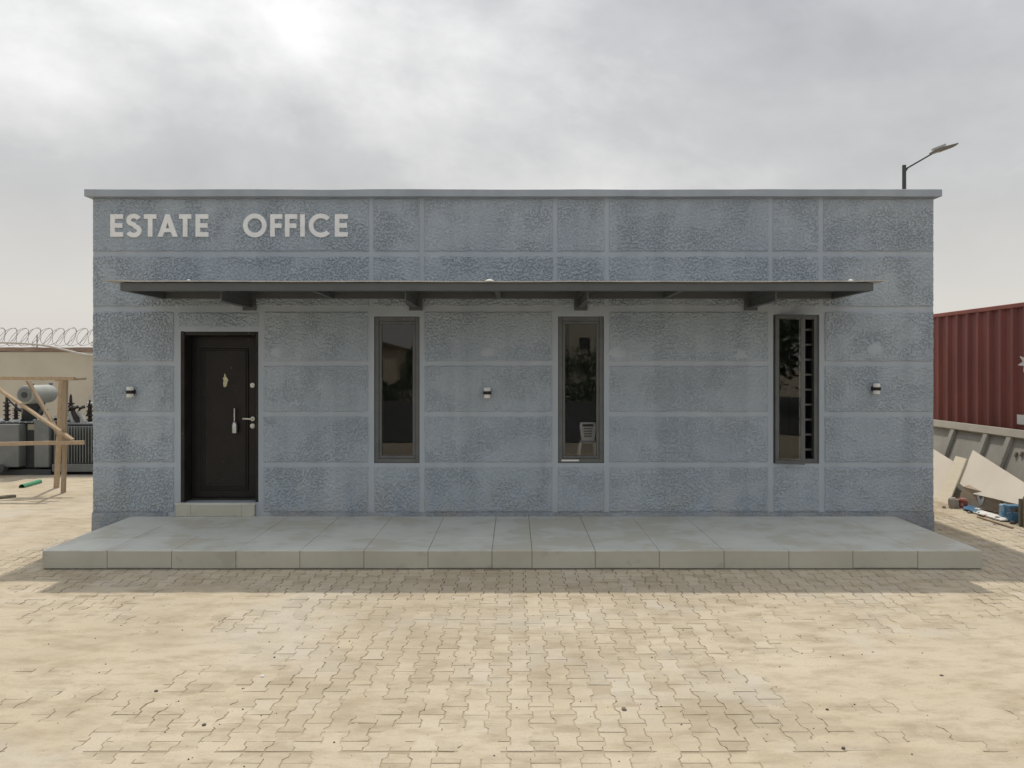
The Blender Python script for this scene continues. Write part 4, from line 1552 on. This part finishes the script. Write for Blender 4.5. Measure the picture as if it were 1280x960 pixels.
# flattened cardboard carton, a long side towards us
c0, c1 = gnd(1199, 631.5), gnd(1249, 642.5)
cb = thing('cardboard_box', ((c0.x + c1.x) / 2, (c0.y + c1.y) / 2, 0), 'crushed brown cardboard box with a white print under the large board', 'box')
dirc = (c1 - c0).normalized(); nb = Vector((-dirc.y, dirc.x, 0)); nb = nb if nb.x > 0 else -nb
hA, hB = .245, .235
pts = [c0 + Vector((0, 0, .01)), c1 + Vector((0, 0, .012)), c1 + nb * .04 + Vector((0, 0, hB)), c0 + dirc * .45 + nb * .03 + Vector((0, 0, hA * .92)), c0 + nb * .06 + Vector((0, 0, hA))]
obj('front_side', MB().slab(pts, nb * .012), m_card, cb, bevel=.002)
obj('rear_side', MB().slab([p + nb * .16 for p in pts], nb * .012), m_card, cb, bevel=.002)
obj('end_side', MB().slab([c1 + Vector((0, 0, .012)), c1 + nb * .17 + Vector((0, 0, .012)), c1 + nb * .20 + Vector((0, 0, hB)), c1 + nb * .04 + Vector((0, 0, hB))], dirc * -.01), m_card, cb)
obj('top_flap', MB().slab([c0 + nb * .06 + Vector((0, 0, hA)), c0 + dirc * .45 + nb * .03 + Vector((0, 0, hA * .92)), c0 + dirc * .5 + nb * .2 + Vector((0, 0, hA * 1.15)), c0 + dirc * .05 + nb * .2 + Vector((0, 0, hA * 1.2))], (0, 0, .01)), m_card, cb)
pc = c0 + dirc * (c1 - c0).length * .53 + Vector((0, 0, .13)) + nb * .018
mark = [(-.075, .06), (-.04, .07), (-.005, .0), (.05, .05), (.07, .03), (.02, -.065), (-.02, -.07)]
obj('print', MB().slab([pc + dirc * a + Vector((0, 0, b)) - nb * .006 for a, b in mark], nb * .002), m_logo, cb)
# blue sheet folded flat, loose off-cuts
b0 = gnd(1203, 637.5)
vs, fs = [], []
for j in range(5):
    for i in range(9):
        p = gnd(1203 + i * 2.6 + j * 1.0, 638.0 + i * .75 - j * 1.3)
        vs.append((p.x, p.y, .012 + .035 * abs(fbm(i * .6, j * .9, 3)) + .012))
vs += [(x, y, z - .010) for x, y, z in vs]
for j in range(4):
    for i in range(8):
        a = j * 9 + i
        fs += [(a, a + 1, a + 10, a + 9), (a + 45, a + 54, a + 55, a + 46)]
for i in range(8):
    fs += [(i, i + 45, i + 46, i + 1), (36 + i, 37 + i, 82 + i, 81 + i)]
for j in range(4):
    fs += [(j * 9, j * 9 + 9, j * 9 + 54, j * 9 + 45), (j * 9 + 8, j * 9 + 53, j * 9 + 62, j * 9 + 17)]
bs = MB(); bs.add(vs, fs)
tag(obj('plastic_sheet', bs, m_blue), 'crumpled blue plastic sheet on the paving before the cardboard box', 'plastic sheet')
p0, p1 = gnd(1216, 642), gnd(1251, 652.5)
dd = (p1 - p0).normalized(); nn = Vector((-dd.y, dd.x, 0)); nn = nn if nn.x > 0 else -nn
tag(obj('offcut', MB().slab([p0 + Vector((0, 0, .012)), p1 + Vector((0, 0, .012)), p1 + nn * .14 + Vector((0, 0, .02)), p0 + nn * .12 + Vector((0, 0, .03))], (0, 0, .014)), m_logo), 'flat white board offcut in front of the cardboard box', 'offcut')
# blue and white plastic crate
k0 = gnd(1250, 649)
cr = thing('plastic_crate', (k0.x + .12, k0.y, 0), 'small blue and white plastic crate among the debris', 'crate')
kx, ky = k0.x, k0.y
cr_m = MB(); cr_m.box(kx + .0, kx + .10, ky - .05, ky + .04, .005, .19)
obj('white_side', cr_m, m_bluew, cr, bevel=.015)
kb0 = gnd(1260, 652.5)
bm2 = MB()
bm2.box(kb0.x - .0, kb0.x + .15, kb0.y - .06, kb0.y + .05, .004, .11)
obj('body', bm2, m_blue, cr, bevel=.012)
bm2 = MB(); bm2.box(kb0.x - .03, kb0.x + .16, kb0.y - .07, kb0.y + .06, .180, .21)
bm2.box(kb0.x + .01, kb0.x + .03, kb0.y - .055, kb0.y - .04, .10, .19); bm2.box(kb0.x + .13, kb0.x + .15, kb0.y - .055, kb0.y - .04, .10, .19)
bm2.box(kb0.x - .025, kb0.x - .01, kb0.y + .02, kb0.y + .04, .05, .185)
obj('rim', bm2, m_blue, cr, bevel=.008)


def chunk(u, v, sx, sy, sz, m, name, label, cat, group=None, rz=0.0, lift=0.0):
    p = gnd(u, v)
    mb = MB()
    random.seed(int(u * 13 + v * 7))
    ring = []
    vs = []
    n = 9
    for zz, sc in ((0, .92), (.45, 1.0), (.85, .88), (1.0, .6)):
        for k in range(n):
            a = 2 * math.pi * k / n + rz
            cx_, sy_ = math.cos(a), math.sin(a)
            q = max(abs(cx_), abs(sy_)) ** .7
            r_ = sc * random.uniform(.82, 1.12)
            vs.append((p.x + sx * cx_ / q * r_, p.y + sy * sy_ / q * r_, lift - .006 + sz * zz * random.uniform(.92, 1.08)))
    fs = [(j * n + k, j * n + (k + 1) % n, (j + 1) * n + (k + 1) % n, (j + 1) * n + k) for j in range(3) for k in range(n)]
    fs += [tuple(range(n))[::-1], tuple(range(3 * n, 4 * n))]
    mb.add(vs, fs)
    return tag(obj(name, mb, m), label, cat, group)


chunk(1191.5, 634.5, .060, .07, .135, m_rubble, 'rubble_block', 'grey and pink broken block at the foot of the pale plank', 'rubble')
chunk(1201.5, 634, .060, .08, .125, m_brick, 'rubble_block', 'red broken brick beside the cardboard box', 'rubble')
chunk(1252.5, 638, .05, .06, .22, m_brick, 'rubble_block', 'dark red brick standing between the carton and crate', 'rubble')
chunk(1262.0, 645, .07, .07, .30, m_rubble, 'rubble_block', 'pale lump of concrete behind the blue crate', 'rubble')
chunk(1246.5, 650, .03, .03, .05, m_rubble, 'rubble_block', 'small grey rubble piece beside the blue crate', 'rubble')
chunk(1222, 640.5, .03, .05, .03, m_ply2, 'offcut', 'short pale wood offcut on the blue sheet', 'offcut', lift=.03)
chunk(1233, 646.5, .025, .03, .035, m_brick, 'rubble_block', 'small red brick bit on the paving before the carton', 'rubble')
chunk(1211, 641, .018, .02, .025, m_rubble, 'rubble_block', 'tiny grey crumb at the left end of the blue sheet', 'rubble')
chunk(1266, 655, .03, .03, .04, m_stone, 'rubble_block', 'dark stone in front of the blue crate', 'rubble')
chunk(1243, 655.5, .016, .02, .02, m_rubble, 'rubble_block', 'small pale crumb on the paving in front of the white offcut', 'rubble')
chunk(1180, 634.5, .02, .025, .03, m_rubble, 'rubble_block', 'grey crumb under the foot of the narrow plank', 'rubble')
w0, w1 = gnd(1222, 647), gnd(1266, 661)
tag(obj('lath', MB().bar(w0 + Vector((0, 0, .012)), w1 + Vector((0, 0, .014)), .03, .018), m_wood2, bevel=.003), 'thin brown lath lying on the paving in front of the debris', 'lath')
p = gnd(1283, 660)
ow = thing('old_crate', (p.x + .12, p.y, 0), 'grey weathered wooden crate cut off by the right edge of the view', 'crate')
for k, (o0, hh) in enumerate(((-.03, .37), (.055, .34), (.15, .36), (.25, .33))):
    obj('slat', MB().box(p.x + o0, p.x + o0 + .075, p.y, p.y + .02, .0, hh), m_oldwood, ow, bevel=.004)
    obj('slat', MB().box(p.x + o0, p.x + o0 + .07, p.y + .09, p.y + .11, .0, hh - .04), m_oldwood, ow, bevel=.004)
obj('crosspiece', MB().box(p.x - .03, p.x + .33, p.y - .02, p.y - .002, .22, .28), m_oldwood, ow, bevel=.003)
obj('crosspiece', MB().box(p.x - .03, p.x + .33, p.y - .02, p.y - .002, .05, .11), m_oldwood, ow, bevel=.003)

# ------------------------------------------------------------------ loose stones on the paving
random.seed(31)
ST = [(328, 846.5, .020, m_chip, 'white chip of plaster on the sandy paving'), (195, 864.5, .016, m_stone, 'dark stone on the sand at the left, nearest the white chip'),
      (656, 0, 0, None, ''), (1177, 846, .020, m_stone, 'grey stone on the sand at the right'), (1034, 887.5, .014, m_stone, 'small dark stone on the open sand before the right side'),
      (1054, 936, .016, m_stone, 'dark stone lying on the wide joint at the lower right'), (1091, 816, .014, m_stone, 'tiny stone below the right part of the terrace'),
      (743, 822.5, .0, None, ''), (255, 907, .017, m_stone, 'dark pebble at the lower left of the sandy paving'), (343, 822, .012, m_stone, 'small dark pebble above the white chip'),
      (780, 887.5, .022, m_oldwood, 'brown pebble near the middle of the paving joints')]
for u, v, r, m, lab in ST:
    if m is None:
        continue
    o = chunk(u, v, r * .6, r * .65, r * .8, m, 'pebble', lab, 'stone', 'loose stones on the paving', lift=.002)
# finer grit nobody could count
gr = MB()
for k in range(900):
    x, y = random.uniform(-6, 6), random.uniform(-6.2, -1.9)
    r = random.choice((.003, .004, .005, .008))
    z = max(sand_h(x, y), -.001)
    a = random.random() * 6.28
    vs = [(x + r * math.cos(a + q), y + r * math.sin(a + q), z - .002) for q in (0, 1.57, 3.14, 4.71)] + [(x, y, z + r * .9)]
    gr.add(vs, [(0, 1, 4), (1, 2, 4), (2, 3, 4), (3, 0, 4), (3, 2, 1, 0)])
tag(obj('grit', gr, m_stone), 'fine dark grit scattered over the paving', 'grit', kind='stuff')

# ------------------------------------------------------------------ what the window glass mirrors: houses and trees across the yard behind the camera
def house(x0, x1, y0, y1, he, hr, m, label, name='house', flat=False):
    h = thing(name, ((x0 + x1) / 2, y1, 0), label, 'house')
    obj('wall', MB().box(x0, x1, y0, y1, -.05, he), m, h)
    if flat:
        obj('roof', MB().box(x0 - .2, x1 + .2, y0 - .2, y1 + .2, he + .001, he + .4), m_roof, h)
    else:
        xm = (x0 + x1) / 2
        e = .5
        mb = MB()
        mb.slab([(x0 - e, y1 + e, he - .1), (x1 + e, y1 + e, he - .1), (xm, y1 + e, hr)], (0, y0 - y1 - 2 * e, 0))
        obj('roof', mb, m_roof, h)
    nw = max(2, int((x1 - x0) / 3))
    for k in range(nw):
        cx_ = x0 + (x1 - x0) * (k + .5) / nw
        for zz in ([1.2] if he < 5 else [1.2 + 2.9 * q for q in range(int(he / 2.9))]):
            w = obj('window', MB().box(cx_ - .6, cx_ + .6, y1 + .001, y1 + .04, zz, zz + 1.3), m_darkglass, h)
    return h


rd = MB().box(-80, 80, -37, -11.6, -.06, .012)
tag(obj('road', rd, m_asphalt), 'grey asphalt road running past the yard behind the camera', 'road', kind='structure')
house(-24, -9.9, -72, -60, 3.7, 5.6, m_house, 'cream gabled house across the yard, mirrored in the left window')
house(6.2, 20, -95, -84, 9.0, 9, m_house2, 'tall pale block across the yard, mirrored in the middle window', name='apartment_block', flat=True)


def tree(x, y, hgt, rad_, label, seed):
    random.seed(seed)
    t = thing('tree', (x, y, 0), label, 'tree', 'trees across the yard')
    tm = MB()
    tm.tube((x, y, -.1), (x + .1, y, hgt * .5), .16, .09, n=8)
    for k in range(6):
        a = k * 1.05
        tm.tube((x + .1, y, hgt * (.3 + .03 * k)), (x + rad_ * .6 * math.cos(a), y + rad_ * .6 * math.sin(a), hgt * (.55 + .06 * k)), .06, .02, n=6)
    obj('trunk', tm, m_bark, t, smooth=True)
    cm_ = MB()
    cl = []
    for k in range(22):
        v = Vector((random.gauss(0, 1), random.gauss(0, 1), random.gauss(0, 1))).normalized() * random.random() ** .4
        cl.append(Vector((x + v.x * rad_, y + v.y * rad_, hgt * .62 + v.z * hgt * .36)))
    for c in cl:
        for q in range(42):
            v = Vector((random.gauss(0, .3), random.gauss(0, .3), random.gauss(0, .24))) * rad_ * .62
            p = c + v
            d1 = Vector((random.gauss(0, 1), random.gauss(0, 1), random.gauss(0, .6))).normalized() * .16
            d2 = Vector((random.gauss(0, 1), random.gauss(0, 1), random.gauss(0, .6))).normalized() * .10
            cm_.add([p - d1, p + d2, p + d1, p - d2], [(0, 1, 2, 3)])
    obj('crown', cm_, m_leaf, t)


tree(-6.75, -48, 3.4, 1.2, 'small green tree beside the cream house across the yard', 3)
for k_, (tx_, ty_) in enumerate(((-15.5, -21), (-18.5, -24.5), (-22, -27), (-13.5, -18.5))):  # unseen trees added so the open sash mirrors something dark
    tree(tx_, ty_, 5.2, 2.3, ('leafy tree added out of view to darken the open sash reflection', 'broad tree added out of view in the middle of the left group', 'broad tree added out of view, farthest of the left group', 'broad tree added out of view, nearest of the left group')[k_], 20 + k_)
tree(2.6, -50, 3.5, 1.9, 'leafy tree across the yard, mirrored in the middle window', 5)
tree(5.4, -52, 3.7, 2.0, 'bushy tree across the yard before the pale block', 8)
tree(8.2, -50, 3.4, 1.8, 'round tree across the yard at the side of the pale block', 9)

hg = thing('hedge', (-1, -38.5, 0), 'dark low hedge along the far side of the road', 'hedge')
random.seed(77)
hm = MB()
for k in range(7000):
    p = Vector((random.uniform(-12, 12), -38.5 + random.gauss(0, .28), 0))
    p.z = random.uniform(.02, 1.25 + .35 * fbm(p.x * .8, 1.5))
    d1 = Vector((random.gauss(0, 1), random.gauss(0, 1), random.gauss(0, .8))).normalized() * .14
    d2 = Vector((random.gauss(0, 1), random.gauss(0, 1), random.gauss(0, .8))).normalized() * .09
    hm.add([p - d1, p + d2, p + d1, p - d2], [(0, 1, 2, 3)])
obj('foliage', hm, m_leaf, hg)
st_ = MB()
for k in range(24):
    st_.tube((-11.5 + k, -38.5, -.05), (-11.4 + k, -38.4, .9), .03, .015, n=6)
obj('stem', st_, m_bark, hg)
